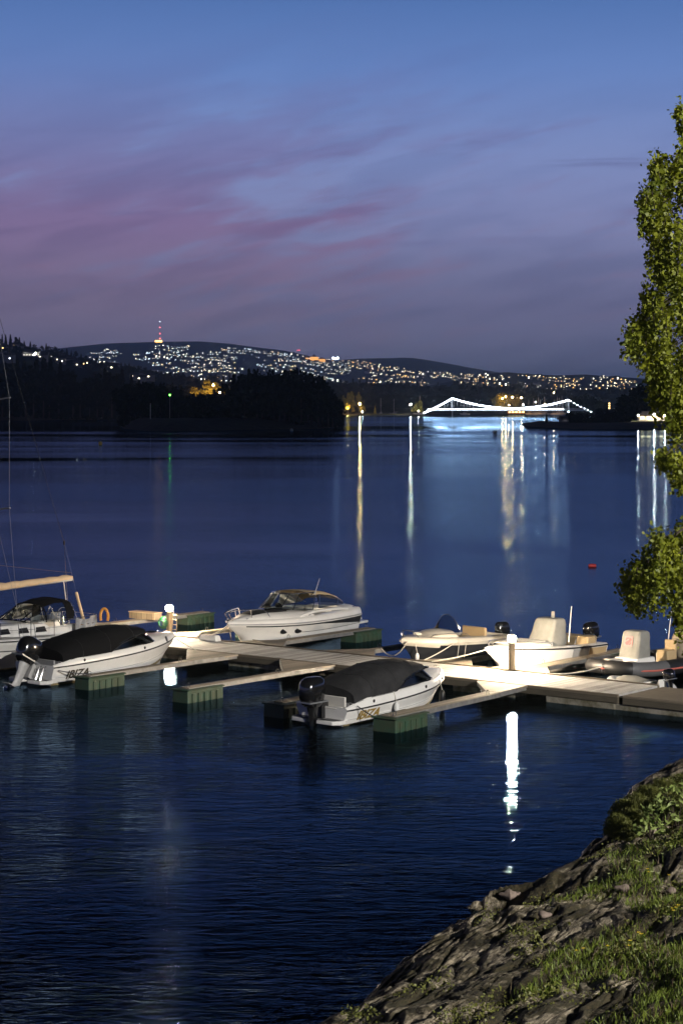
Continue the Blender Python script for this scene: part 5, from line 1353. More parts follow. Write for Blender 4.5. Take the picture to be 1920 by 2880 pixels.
# harbour lamps, orange boathouse
def far_house(label, px, py_base, Y, w_, d_, h_, wallm, winm, grp=None, rz=0, cat='house', zg=None, nwin=3, roofm='roofdark', name='house'):
    p = atY(px, py_base, Y); 
    if zg is not None: p.z = zg
    t = thing(name, label, cat, p, rz, grp)
    q = MB(); q.box((0, 0, h_/2), (w_, d_, h_)); q.add([(-w_/2, -d_/2, h_), (w_/2, -d_/2, h_), (w_/2, d_/2, h_), (-w_/2, d_/2, h_), (-w_/2, 0, h_+d_*.3), (w_/2, 0, h_+d_*.3)], [(0, 3, 4), (1, 5, 2)]); q.build('wall', M[wallm], t, 0)
    q = MB(); e = .5
    for sd in (-1, 1): q.add([(-w_/2-e, sd*(d_/2+e), h_-e*.6), (w_/2+e, sd*(d_/2+e), h_-e*.6), (w_/2+e, 0, h_+d_*.3+.15), (-w_/2-e, 0, h_+d_*.3+.15), (-w_/2-e, sd*(d_/2+e), h_-e*.6-.2), (w_/2+e, sd*(d_/2+e), h_-e*.6-.2), (w_/2+e, 0, h_+d_*.3-.05), (-w_/2-e, 0, h_+d_*.3-.05)], [(0, 1, 2, 3), (7, 6, 5, 4), (0, 1, 5, 4), (1, 2, 6, 5), (3, 0, 4, 7)])
    q.build('roof', M[roofm], t, 0)
    for i in range(nwin):
        for fl in range(max(1, int(h_//3))):
            x = (i+.5)/nwin*w_-w_/2; z_ = 1.0+fl*2.9
            q = MB(); q.box((x, -d_/2-.03, z_+.7), (w_/nwin*.55, .08, 1.3)); q.build('window', M[winm], t, 0)
    return t
M['roofdark'] = mat('dark_roof_tiles', (.04, .04, .045), .8)
M['wallwhite'] = mat('white_clapboard', (.6, .6, .57), .7)
M['wallred'] = mat('red_clapboard', (.50, .12, .04), .8)
M['wallgrey'] = mat('grey_clapboard', (.22, .22, .21), .8)
M['winwarm'] = emis('warm_lit_window', (1.0, .62, .22), 7, False)
M['winsoft'] = emis('softly_lit_window', (1.0, .9, .7), 1.2, False)
M['winwhite'] = emis('white_lit_window', (1.0, .86, .62), 9, False)
M['wincool'] = emis('cool_lit_window', (.75, .86, 1.0), 10, False)
M['windim'] = emis('dim_window', (.8, .7, .5), .06, False)
far_house('orange red boathouse lit by lamps at the harbour behind the bridge', 1450, 1154, 2060, 18, 9, 4.2, 'wallred', 'winwarm', cat='boathouse', nwin=5, zg=1.2, name='boathouse')
for i, (px, py, Y, gm, r_) in enumerate(((1421, 1116, 2120, 'sodium', .55), (1440, 1117, 2110, 'sodium', .55), (1412, 1121, 2140, 'sodium', .45), (1465, 1119, 2090, 'sodium', .5), (1470, 1138, 2040, 'mercury', .35), (1505, 1131, 2080, 'mercury', .3), (1531, 1137, 2060, 'sodium', .4), (1430, 1140, 2035, 'sodium', .4), (1556, 1104, 2160, 'sodium', .35))):
    street_lamp(['amber street lamp among the yellow lit trees behind the bridge', 'amber street lamp right above the orange boathouse', 'leftmost amber street lamp in the yellow lit trees behind the bridge', 'amber street lamp over the right end of the orange boathouse', 'white quay lamp by the right end of the orange boathouse', 'small white quay lamp among the harbour masts', 'low amber lamp among the harbour masts', 'low amber lamp at the left end of the orange boathouse', 'high amber lamp above the harbour masts'][i], px, py, Y, 1, gm, r_)
for px, top_ in ((1396, 1120), (1405, 1110), (1415, 1108), (1427, 1112), (1448, 1112), (1459, 1118), (1392, 1130)):
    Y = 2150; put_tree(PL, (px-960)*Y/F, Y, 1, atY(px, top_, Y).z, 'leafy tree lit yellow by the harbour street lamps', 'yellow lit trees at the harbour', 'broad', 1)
# lights seen through the trees behind the island
for i, (px, py) in enumerate(((556, 1112), (563, 1128), (618, 1104), (610, 1124), (600, 1083))):
    street_lamp(['amber lamp low in the trees left of the black island hump', 'lowest amber lamp in the trees left of the black island hump', 'yellow lamp shining through trees beside the black island hump', 'lower yellow lamp shining through trees beside the black island hump', 'orange lamp high in the trees left of the black island hump'][i], px, py, 1240, 5, 'sodium', .42)
for px, top_ in ((545, 1092), (553, 1090), (562, 1106), (570, 1120), (612, 1098), (622, 1096), (632, 1094), (628, 1110), (640, 1096), (600, 1092), (590, 1070), (605, 1068)):
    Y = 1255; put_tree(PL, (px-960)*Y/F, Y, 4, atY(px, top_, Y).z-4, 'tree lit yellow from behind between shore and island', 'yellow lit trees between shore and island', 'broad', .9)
street_lamp('bright green lamp in the black trees at the left', 478, 1111, 815, 2, 'greenglow', .34)
far_house('tiny pale boathouse at the waterline of the left shore', 300, 1173, 1345, 7, 6, 5, 'wallgrey', 'windim', cat='boathouse', nwin=1, zg=1.0, name='boathouse')

# right peninsula with hut, trees, lit house
low_land('shore', [(1464, 1193), (1480, 1199), (1520, 1202), (1580, 1205), (1650, 1208), (1720, 1209), (1800, 1207), (1860, 1207), (1920, 1207), (2100, 1212), (2500, 1225)], 120, 2.4, M['darkshore'])
profR = [(1590, 1172), (1604, 1168), (1625, 1166), (1650, 1164), (1665, 1160), (1690, 1145), (1735, 1145), (1752, 1118), (1775, 1085), (1800, 1077), (1830, 1080), (1870, 1086), (1910, 1082), (2200, 1060)]
gR = 'trees on the right peninsula'
row(PR, profR, 1600, 1775, 13, 905, 2, 'black skyline tree on the right peninsula', gR, mixs=.15, Yj=10)
row(PR, profR, 1760, 2000, 15, 985, 2, 'tall black tree behind the lit house at the right', 'trees behind the lit house', mixs=.2, Yj=10)
row(PR, [(1580, 1135), (1604, 1122), (1625, 1108), (1650, 1106), (1672, 1118), (1700, 1130)], 1604, 1700, 11, 1860, 1, 'black tree right behind the bridge end', 'trees behind the bridge end', mixs=.1, Yj=10)
row(PR, [(x, y+16) for x, y in profR], 1605, 1760, 14, 880, 1, 'black tree at the front of the right peninsula', gR, mixs=.1, Yj=6)
put_tree(PR, (1536-960)*905/F, 905, 1.5, atY(1536, 1162, 905).z-1.5, 'small dark spruce on the low rocks left of the hut', None, 'spruce')
wood('woodland', [(1600, 1705, lambda px: 1132, 1850, 40, 1)], 'black thicket behind the right bridge end', M['foliage_far'], 700, 2.2)
wood('woodland', [(1596, 1770, lambda px: ridge(profR)(px)+26, 885, 30, 1), (1765, 2100, lambda px: ridge(profR)(px)+22, 975, 40, 1)], 'black undergrowth on the right peninsula', M['foliage_far'], 2200, 1.2)
far_house('tiny pale gabled hut on the low rocks of the right peninsula', 1583, 1191, 895, 3.4, 3.0, 2.3, 'wallgrey', 'windim', cat='hut', nwin=1, rz=.5, name='hut')
hs = far_house('low house with brightly lit yellow windows and veranda on the right shore', 1838, 1180, 930, 15, 6, 2.9, 'wallwhite', 'winwarm', nwin=5, zg=2.4)
for i, (px, py) in enumerate(((1793, 1168), (1838, 1166), (1868, 1168))):
    street_lamp(['warm garden lamp left of the low lit house', 'warm lamp on the veranda of the low lit house', 'warm garden lamp right of the low lit house'][i], px, py, 924, 2.3, 'mercury', (.20, .30, .24)[i], 'garden lamps at the low lit house')
q = tag(grid_mesh('lawn', *[np.array(a) for a in ([[135, 150, 170], [135, 152, 172]], [[910, 906, 908], [926, 926, 930]], [[1.7, 1.7, 1.7], [2.75, 2.75, 2.75]])], M['lawn']), kind='structure')
for i, (px, py, Y, gm) in enumerate(((1706, 1140, 2300, 'coolglow'), (1708, 1150, 2300, 'coolglow'), (1690, 1152, 2280, 'mercury'), (1598, 1158, 1000, 'coolglow'))):
    street_lamp(['cool white lamp on the far quay right of the bridge', 'lower cool white lamp on the far quay right of the bridge', 'warm lamp on the far quay just right of the bridge', 'bluish lamp by the trees next to the hut'][i], px, py, Y, 2, gm, (.5, .4, .4, .12)[i])
M['wallbeige'] = mat('beige_render', (.4, .33, .22), .8)
far_house('long pale block with rows of lit windows behind the right peninsula', 1687, 1158, 2420, 24, 10, 12, 'wallbeige', 'winwarm', cat='block', nwin=7, zg=2, name='apartment_block')
# jetty posts at the right edge
jt = thing('jetty', 'small dark jetty with pale posts behind the hanging leaves at the right edge', 'jetty', G(1915, 1300))
q = MB(); q.box((3, 0, .7), (9, 1.6, .18)); q.build('deck', M['edgewood'], jt, 0)
for i in range(4):
    q = MB(); q.tube([(-1.0+1.1*i, -.7, -1), (-1.0+1.1*i, -.7, 2.0)], .09, 6); q.build('post', M['white'], jt)

# ------------------------------------------------------------------ houses and town lights
def house_mesh(name, winm, w_=10, d_=8, h_=5, seed=0):
    R_ = random.Random(seed); q = MB(); q.box((0, 0, h_/2-2), (w_, d_, h_+4))
    q.add([(-w_/2-.5, -d_/2-.5, h_), (w_/2+.5, -d_/2-.5, h_), (w_/2+.5, d_/2+.5, h_), (-w_/2-.5, d_/2+.5, h_), (-w_/2-.5, 0, h_+2.6), (w_/2+.5, 0, h_+2.6)], [(0, 1, 5, 4), (2, 3, 4, 5), (0, 4, 3), (1, 2, 5), (3, 2, 1, 0)], 1)
    for i in range(R_.choice((1, 2, 3))):
        x = R_.uniform(-w_*.4, w_*.4); q.box((x, -d_/2-.05, R_.choice((1.5, 3.6))), (R_.uniform(1.0, 2.0), .2, 1.1), m=2)
    o = q.build(name, [M['wallgrey'], M['roofdark'], M[winm]], None, 0, fix=False); COL.objects.unlink(o); return o
HP = [house_mesh('house', wm_, seed=i) for i, wm_ in enumerate(('winwarm', 'winwhite', 'winwhite', 'wincool', 'winwarm', 'winwhite', 'townwarm'))] if 'townwarm' in M else []
def place_house(hill, px, t, sc3, label, grp, protos):
    p = hill.p(px, t); o = rnd.choice(protos).copy(); COL.objects.link(o); o.name = 'house'; o.location = (p.x, p.y, p.z+1); o.scale = (sc3,)*3
    o.rotation_euler = (0, 0, rnd.uniform(-.5, .5)); return tag(o, label, 'house', grp)
HPw = HP
# near left hill: clusters of lit houses
lab = 'small lit house among trees of the left hill'
for px, py in ((6, 975), (14, 978), (4, 1008), (10, 1014), (34, 980), (40, 984), (46, 986), (52, 1006), (58, 1008), (70, 978), (76, 976), (84, 982), (96, 994), (104, 996), (110, 1000), (118, 994), (138, 1004), (146, 1008), (150, 1000), (176, 1008), (184, 1012), (190, 1006), (196, 1016), (208, 1012), (216, 1018), (222, 1016), (228, 1020), (234, 1026), (246, 1027), (264, 1025), (328, 1032), (336, 1038), (342, 1034), (395, 1062), (408, 1056), (430, 1060), (438, 1062), (415, 1068)):
    # height on the slope from the photo row
    ts = [i/60 for i in range(61)]; best = min(ts, key=lambda t: abs((HZ-(hL_.p(px, t).z+3-HC)*F/hL_.p(px, t).y)-py)); best = min(best, .93)
    p = hL_.p(px, best); z_ = atY(px, py, p.y).z
    o = rnd.choice(HP).copy(); COL.objects.link(o); o.name = 'house'; o.location = (p.x, p.y-70, max(p.z, z_-4)); o.scale = (1.0,)*3; o.rotation_euler = (0, 0, rnd.uniform(-.4, .4)); tag(o, '%s, %s, %s' % (lab, 'upper row' if py < 1000 else 'middle row' if py < 1030 else 'lower row', ZN[min(5, int(px/75))]), 'house', 'lit houses on the left hill')
lh = far_house('large white house with floodlit terrace on the left hill', 90, 1002, 2330, 20, 9, 5.5, 'wallwhite', 'winsoft', nwin=6)
street_lamp('bright white terrace lamp at the large house on the left hill', 101, 993, 2310, atY(101, 1003, 2310).z, 'terrace', .9, 'lamps on the left hill')
street_lamp('second white terrace lamp, just left of the brightest, at the large hill house', 96, 998, 2310, atY(101, 1003, 2310).z, 'terrace', .7, 'lamps on the left hill')
# the town on the far hills: clustered lights
R2 = random.Random(21)
def clusters(hill, n, px0, px1, dens, t0, t1, rows):
    out_ = []
    while len(out_) < n:
        px = R2.uniform(px0, px1); t = t0+(t1(px)-t0)*R2.random()**1.25
        if float(fbm(np.array(px*.020+3), np.array(t*9), 2)) < dens-.02: continue
        t = t*.3+.7*(round(t*26)+.8*math.sin(px*.03+round(t*26)*2.1))/26; t = max(t0, min(t, t1(px)))
        out_.append((px, t))
    return out_
def tmax(y_top, hill):
    return lambda px: max([t for t in [i/40 for i in range(41)] if HZ-(hill.p(px, t).z-HC)*F/hill.p(px, t).y > y_top(px)] or [.05])
LA_ = clusters(hA_, 1900, 215, 985, .47, .04, tmax(ridge([(200, 1004), (300, 985), (400, 974), (520, 972), (640, 978), (760, 990), (900, 1008), (1000, 1015)]), hA_), 0)
LB_ = clusters(hB_, 850, 880, 1400, .46, .04, tmax(ridge([(880, 1020), (960, 1012), (1040, 1020), (1100, 1032), (1160, 1044), (1250, 1050), (1400, 1060)]), hB_), 0)
LC_ = clusters(hC_, 420, 1290, 1790, .47, .05, tmax(ridge([(1290, 1065), (1400, 1050), (1480, 1056), (1560, 1060), (1700, 1060), (1790, 1075)]), hC_), 0)
sets = [(hA_, LA_, 1.5, 'house on the far blue hill', 'lit houses on the far blue hill', 150), (hB_, LB_, 1.6, 'house on the grey hill slope', 'lit houses on the grey hill slope', 90), (hC_, LC_, 1.15, 'house on the low ridge behind the bridge', 'lit houses on the low ridge', 56)]
M['townlit'] = [M['townwarm'], M['townwhite'], M['towncool'], M['townamber']]
TW = [house_mesh('house', k_, seed=40+i) for i, k_ in enumerate(('townwarm', 'townwhite', 'towncool', 'townwhite', 'townamber', 'townwarm'))]
stuff = MB()
for hill, pts, sz, lb, gr, n in sets:
    R2.shuffle(pts)
    for i, (px, t) in enumerate(pts):
        p = hill.p(px, t)
        if i < n:
            src = R2.choice(TW[:3]+TW[1:2] if hill is hA_ else TW[:2]+TW[4:]); o = src.copy(); COL.objects.link(o)
            zx = (px-{id(hA_): 215, id(hB_): 880, id(hC_): 1290}[id(hill)])/{id(hA_): 770, id(hB_): 520, id(hC_): 500}[id(hill)]; o.name = 'house'; o.location = (p.x, p.y, p.z+1.5); s_ = sz*R2.uniform(.6, 1.3); o.scale = (s_,)*3
            o.rotation_euler = (0, 0, R2.uniform(-.6, .6)); tag(o, '%s lit %s, %s %s' % (('amber', 'white', 'bluish', 'white', 'orange', 'amber')[TW.index(src)], lb, 'high up' if t > .45 else 'low down', ZN[max(0, min(5, int(zx*6)))]), 'house', gr)
        else:
            s_ = sz*R2.uniform(.4, 1.15); k_ = R2.choice((0, 1, 1, 2, 2)) if hill is hA_ else R2.choice((0, 0, 1, 3, 1))
            stuff.box((p.x, p.y, p.z+2.5*s_), (9*s_, 8*s_, 6*s_), m=4)
            stuff.box((p.x+R2.uniform(-2, 2), p.y-4.2*s_, p.z+R2.uniform(2, 4)*s_), (R2.uniform(.7, 2.4)*s_, .3, R2.uniform(.6, 1.2)*s_), m=k_)
tag(stuff.build('town', M['townlit']+[M['wallgrey']], None, 0, fix=False), 'mass of further lit houses scattered over the far hills', 'town', None, 'stuff')
# landmarks among the lights
fl = thing('ski_jump_floodlights', 'dazzling white floodlights at the top of the slope between the two far hills', 'floodlight', hB_.p(943, .82))
q = MB(); q.tube([(0, 0, 0), (0, 0, 34)], 1.2, 6); q.build('mast', M['galv'], fl)
q = MB()
for dx in (-12, 0, 12): q.ball((dx, 0, 33+abs(dx)*.2), 5.5, 8, 6)
q.build('lamp', M['farflood'], fl)
hp_ = atY(883, 1016, 9300)
mh = thing('hilltop_lodge', 'orange floodlit lodge with pointed roofs on the far slope', 'lodge', hp_)
q = MB()
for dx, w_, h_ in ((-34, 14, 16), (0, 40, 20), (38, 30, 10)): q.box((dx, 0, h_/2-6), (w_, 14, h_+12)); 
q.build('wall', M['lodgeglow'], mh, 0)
q = MB()
for dx, w_, h_, r_ in ((-34, 18, 16, 16), (0, 26, 20, 14), (38, 32, 10, 8)): q.add([(dx-w_/2, -8, h_), (dx+w_/2, -8, h_), (dx+w_/2, 8, h_), (dx-w_/2, 8, h_), (dx, 0, h_+r_)], [(0, 1, 4), (1, 2, 4), (2, 3, 4), (3, 0, 4)])
q.build('roof', M['lodgeroof'], mh, 0)
# transmitter mast with red lamps
p = hA_.p(450, .985); tm_ = thing('radio_mast', 'thin radio mast with red warning lamps on the blue hill', 'radio mast', (p.x, p.y, p.z-2))
def mz(py): return atY(450, py, p.y).z-p.z+2
q = MB(); q.tube([(0, 0, 0), (0, 0, mz(904))], [.9, .5], 5); q.build('mast', M['galv'], tm_)
for py in (921, 938, 952):
    q = MB(); q.ball((0, -1.2, mz(py)), 2.9, 8, 6); q.build('warning_lamp', M['redglow'], tm_)
q = MB(); q.ball((0, -1.2, mz(904.5)), 2.0, 8, 6); q.build('top_lamp', M['towncool'], tm_)
q = MB(); q.box((-5, -14, 6), (34, 12, 9)); q.build('base_building', M['townamber'], tm_, 0)
p = hA_.p(839, .98); tm2 = thing('radio_mast', 'short pylon with two red lamps on the falling ridge', 'radio mast', (p.x, p.y, p.z-2))
z_ = atY(839, 985, p.y).z-p.z+2
q = MB(); q.tube([(-5, 0, 0), (-5, 0, z_)], .5, 5); q.tube([(5, 0, 0), (5, 0, z_)], .5, 5); q.tube([(-5, 0, z_*.8), (5, 0, z_*.8)], .4, 5); q.build('mast', M['galv'], tm2)
for dx in (-5, 5):
    q = MB(); q.ball((dx, -1, z_), 2.2, 8, 6); q.build('warning_lamp', M['redglow'], tm2)

# ------------------------------------------------------------------ evening haze over the whole bay
HAZE = 7.5e-5
if HAZE:
    hv = bpy.data.materials.new('evening_haze'); hv.use_nodes = True; t = hv.node_tree; t.nodes.remove(t.nodes['Principled BSDF'])
    pv = t.nodes.new('ShaderNodeVolumePrincipled'); pv.inputs['Density'].default_value = HAZE; pv.inputs['Color'].default_value = (.66, .86, 1.0, 1)
    pv.inputs['Anisotropy'].default_value = .78
    t.links.new(pv.outputs[0], t.nodes['Material Output'].inputs['Volume'])
    try: hv.cycles.homogeneous_volume = True
    except Exception: pass
    q = MB(); q.add([(-32000, -3500, -12), (32000, -3500, -12), (32000, 32000, -12), (-32000, 32000, -12), (-32000, -3500, 470), (32000, -3500, 470), (32000, 32000, 470), (-32000, 32000, 470)], [(3, 2, 1, 0), (4, 5, 6, 7), (0, 1, 5, 4), (1, 2, 6, 5), (2, 3, 7, 6), (3, 0, 4, 7)])
    tag(q.build('haze', hv, None, 0), kind='stuff')
# ------------------------------------------------------------------ near vegetation
def leafmat(name, c1, c2, trans=.35):
    m = bpy.data.materials.new(name); m.use_nodes = True; t = m.node_tree; b = t.nodes['Principled BSDF']
    oi = t.nodes.new('ShaderNodeTexCoord')
    f = noise(t, oi.outputs['Object'], 1.5, 6, .75)
    t.links.new(ramp(t, f, [(.3, (*c1, 1)), (.7, (*c2, 1))]), b.inputs['Base Color']); b.inputs['Roughness'].default_value = .55
    tl = t.nodes.new('ShaderNodeBsdfTranslucent'); t.links.new(ramp(t, f, [(.3, (*c1, 1)), (.7, (*c2, 1))]), tl.inputs[0])
    mx = t.nodes.new('ShaderNodeMixShader'); mx.inputs[0].default_value = trans
    o = t.nodes['Material Output']; t.links.new(b.outputs[0], mx.inputs[1]); t.links.new(tl.outputs[0], mx.inputs[2]); t.links.new(mx.outputs[0], o.inputs[0]); return m
M['birchleaf'] = leafmat('birch_leaves', (.035, .07, .006), (.34, .36, .02))
M['bushleaf'] = leafmat('bush_leaves', (.09, .105, .022), (.24, .25, .06))
M['bigleaf'] = leafmat('broad_leaves', (.20, .28, .06), (.40, .48, .16))
M['grassm'] = leafmat('grass_blades', (.06, .10, .010), (.20, .25, .03), .25)
M['grassdry'] = leafmat('dry_grass', (.09, .065, .03), (.17, .12, .06), .2)
M['petal'] = mat('yellow_petals', (.55, .42, .03), .6)
M['petalw'] = mat('pale_petals', (.45, .50, .25), .6)
M['birchbark'] = mat('birch_bark', (.42, .40, .36), .7, c2=(.06, .05, .045), vscale=4, stretch=(1, 1, .3))
M['twig'] = mat('dark_twigs', (.05, .035, .025), .8)
def quads(name, C_, A_, B_, m, parent=None, taper=None, fold=False):
    """fast mesh of many leaf quads: centres, half axes"""
    n = len(C_); v = np.stack([C_-A_, C_+B_*.9-A_*.1, C_+A_, C_-B_*.9-A_*.1], 1).reshape(-1, 3)
    me = bpy.data.meshes.new(name); me.vertices.add(4*n); me.vertices.foreach_set('co', v.ravel().astype(np.float32))
    me.loops.add(4*n); me.loops.foreach_set('vertex_index', np.arange(4*n, dtype=np.int32)); me.polygons.add(n)
    me.polygons.foreach_set('loop_start', np.arange(0, 4*n, 4, dtype=np.int32)); me.polygons.foreach_set('loop_total', np.full(n, 4, dtype=np.int32))
    me.update(calc_edges=True); me.materials.append(m); o = bpy.data.objects.new(name, me); COL.objects.link(o)
    if parent is not None: o.parent = parent
    return o
RS = np.random.RandomState(12)
def unit(n): a = RS.normal(size=(n, 3)); return a/np.linalg.norm(a, axis=1, keepdims=True)

# birch at the right: hanging sprays of leaves; trunk stands outside the picture
bx_, by_ = 8.6, 37.0; bz_ = float(land_z(np.array(bx_), np.array(by_), False))
bt = thing('birch_tree', 'tall birch hanging its yellow green leaves into the picture at the right', 'tree', (bx_, by_, bz_))
def rl(px, py, Y): return atY(px, py, Y)-Vector((bx_, by_, bz_))
tr = MB(); tr.tube([(0, 0, -.2), (.1, .1, 3), (.0, -.1, 7), (-.15, .05, 10.5), (-.2, .1, 13)], [.24, .20, .15, .09, .03], 12); tr.build('trunk', M['birchbark'], bt, 60)
limb = MB(); centres = []; 
# sprays: start pixel, drop length (pixels), width, depth — drooping twigs clothed in leaves
sprays = []
R3 = random.Random(4)
outline = [(1893, 300, 60), (1905, 335, 45), (1900, 395, 40), (1830, 440, 60), (1850, 470, 110), (1820, 455, 80), (1880, 450, 160), (1910, 440, 200), (1782, 540, 60), (1800, 535, 90), (1825, 560, 130), (1845, 600, 160), (1880, 620, 220), (1910, 640, 260),
           (1785, 610, 45), (1815, 680, 110), (1835, 700, 120), (1865, 760, 160), (1905, 800, 200), (1795, 810, 90), (1815, 830, 130), (1840, 840, 170), (1765, 890, 110), (1748, 925, 75), (1780, 930, 130), (1810, 960, 150), (1850, 960, 190), (1890, 980, 230),
           (1830, 1010, 150), (1860, 1060, 160), (1900, 1080, 170), (1915, 1120, 130), (1880, 1130, 70), (1850, 1270, 36), (1875, 1275, 60), (1900, 1290, 70), (1918, 1300, 80),
           (1900, 1480, 110), (1870, 1500, 120), (1840, 1520, 130), (1800, 1555, 120), (1770, 1580, 100), (1752, 1600, 60), (1780, 1610, 100), (1815, 1600, 120), (1850, 1590, 110), (1890, 1590, 130), (1910, 1600, 190), (1830, 1500, 60), (1758, 1650, 50), (1897, 1680, 70)]
for px, py, dp in outline:
    k = 5 if dp > 60 else 4
    for j in range(k):
        sprays.append((px+R3.uniform(-10, 10), py+R3.uniform(-10, 14), dp*R3.uniform(.6, 1.05), 37+R3.uniform(-1.6, 1.6)))
for i in range(300):      # the bulk of the crown beyond the frame
    a = R3.uniform(0, 6.28); rr = 3.0*math.sqrt(R3.random()); zz = R3.uniform(3.2, 13.2); lim = 3.1*math.sin(math.pi*min(1, max(.05, (zz-1.5)/12.6)))**.6
    x = rr/3.0*lim*math.cos(a); y = rr/3.0*lim*math.sin(a)
    if (bx_+x)/(by_+y) < .187 and True: continue
    p = Vector((x, y, zz)); sprays.append((p, None, R3.uniform(.5, 1.6), None))
CC = []; 
for s_ in sprays:
    if s_[1] is None: top = s_[0]; ln = s_[2]
    else: top = rl(s_[0]+(28 if s_[1] < 1250 else 18), s_[1]+10, s_[3]); ln = s_[2]*s_[3]/F
    root = Vector((-.1, 0, min(12.8, max(3, top.z+.6+.25*top.length*.2)))); 
    if R3.random() < .35:
        mid = root.lerp(top, .6)+Vector((0, 0, .35)); limb.tube([root, mid, top+Vector((0, 0, .02))], [.022, .014, .006], 5)
    n = max(5, int(ln/.10)); drift = Vector((R3.uniform(-.14, .14), R3.uniform(-.14, .14), 0))
    for j in range(n+1):
        u = j/n; c = top+Vector((0, 0, -ln*u))+drift*u; w_ = .085*(1-.5*u)
        m_ = int(16*(1-.3*u)); CC.append(np.array(c)+RS.normal(size=(m_, 3))*np.array([w_, w_, .09]))
    limb.tube([top, top+Vector((0, 0, -ln*.5))+drift*.5, top+Vector((0, 0, -ln*.95))+drift*.95], [.008, .006, .003], 4)
tag(limb.build('twigs', M['twig'], bt, 60), kind='stuff')
CC = np.concatenate(CC); n = len(CC); a = unit(n); a[:, 2] -= .6; a /= np.linalg.norm(a, axis=1, keepdims=True); b = np.cross(a, unit(n)); b /= np.linalg.norm(b, axis=1, keepdims=True)
sz = RS.uniform(.022, .066, (n, 1)); quads('crown', CC, a*sz, b*sz*.75, M['birchleaf'], bt)
print('birch leaves', n)

# fine leaved bush at the water edge with a broad leaved plant in front
def bush(label, pts, n, m, size, name='bush', cat='bush', elong=2.2, up=.5):
    c0 = sum((Vector(p[:3]) for p in pts), Vector())/len(pts); c0.z = float(land_z(np.array(c0.x), np.array(c0.y), False))
    r = thing(name, label, cat, c0); tot = sum(p[3]**2 for p in pts); C_ = []
    for x, y, z, rr in pts:
        k = int(n*rr*rr/tot); d = unit(k); d[:, 2] = np.abs(d[:, 2])*1.0; q_ = np.array([x, y, z])-np.array(c0)+d*rr*(RS.uniform(.55, 1.0, (k, 1))**.5)*(1+.16*np.sin(7*d[:, :1]+5*d[:, 1:2]))*np.array([1, 1, 1.05])
        C_.append(q_)
    C_ = np.concatenate(C_); k = len(C_); a = unit(k); a[:, 2] += up; a /= np.linalg.norm(a, axis=1, keepdims=True); b = np.cross(a, unit(k)); b /= np.linalg.norm(b, axis=1, keepdims=True)
    s_ = RS.uniform(size*.6, size*1.3, (k, 1)); quads('foliage', C_, a*s_*elong, b*s_*.55, m, r)
    st_ = MB()
    for x, y, z, rr in pts:
        for i in range(7):
            aa = RS.uniform(0, 6.28); e = Vector((x, y, z))-c0+Vector((rr*.7*math.cos(aa), rr*.7*math.sin(aa), rr*.6)); b0 = Vector((x, y, 0))-c0; b0.z = float(land_z(np.array(x), np.array(y), False))-c0.z-.1
            st_.tube([b0, b0.lerp(e, .5)+Vector((0, 0, .1)), e], [.014, .010, .004], 5)
    st_.build('stem', M['twig'], r, 60); return r
def gz(x, y): return float(land_z(np.array(float(x)), np.array(float(y)), False))
bush('dense fine leaved willow bush leaning over the water at the right edge', [(6.45, 43.0, gz(6.45, 43)+.05, .55), (7.1, 43.4, gz(7.1, 43.4)+.05, .65), (7.9, 43.7, gz(7.9, 43.7)+.0, .75), (6.15, 42.0, gz(6.15, 42)+.0, .50), (8.9, 44.2, gz(8.9, 44.2)-.1, .8), (7.4, 42.4, gz(7.4, 42.4)+.0, .6), (8.4, 42.8, gz(8.4, 42.8)-.1, .7)], 120000, M['bushleaf'], .014, elong=3.2, up=1.1)
bush('plant with large pale green leaves in front of the willow bush', [(6.75, 41.5, gz(6.75, 41.5)+.25, .42), (7.15, 41.7, gz(7.15, 41.7)+.45, .45), (6.5, 41.2, gz(6.5, 41.2)+.05, .35)], 260, M['bigleaf'], .065, 'leafy_plant', 'plant', 1.3, -.2)

# grass and herbs in patches over the rock, dense to the right
n = 260000; X = RS.uniform(-1, 12.5, n); Y = RS.uniform(18.5, 46, n); D_ = shore_d(X, Y)
vis = (X/Y > -.02) & (X/Y < .20); pt = fbm(X*.55+4, Y*.33, 3, .55)+.030*np.clip(D_-3.2, -2.0, 5); keep = (D_ > 1.7) & (pt > .545) & vis & (RS.rand(n) < np.clip((pt-.545)*8, .05, 1)*.55)
X, Y, pt = X[keep], Y[keep], pt[keep]; n = len(X); Z = land_z(X, Y); print('grass', n)
hgt = RS.uniform(.05, .16, n)*(.6+1.2*fbm(X*1.7, Y*1.7+5, 2)); lean = RS.normal(size=(n, 2))*.45
C_ = np.stack([X, Y, Z+hgt*.42], 1); a = np.stack([lean[:, 0], lean[:, 1], np.ones(n)], 1); a /= np.linalg.norm(a, axis=1, keepdims=True); b = np.cross(a, unit(n)); b /= np.linalg.norm(b, axis=1, keepdims=True)
g_ = quads('grass', C_, a*(hgt*.5)[:, None], b*RS.uniform(.006, .013, (n, 1)), M['grassm']); tag(g_, 'grass and herbs growing in patches on the rocky shore', 'grass', None, 'stuff')
idx = RS.rand(n) < .10; X2, Y2 = X[idx], Y[idx]; k = len(X2); Z2 = land_z(X2, Y2); h2 = RS.uniform(.10, .30, k); C2 = np.stack([X2+RS.normal(size=k)*.1, Y2+RS.normal(size=k)*.1, Z2+h2*.45], 1)
a = np.stack([RS.normal(size=k)*.35, RS.normal(size=k)*.35, np.ones(k)], 1); a /= np.linalg.norm(a, axis=1, keepdims=True); b = np.cross(a, unit(k)); b /= np.linalg.norm(b, axis=1, keepdims=True)
tag(quads('dry_grass', C2, a*(h2*.5)[:, None], b*.005, M['grassdry']), 'dry stalks among the shore grass', 'grass', None, 'stuff')
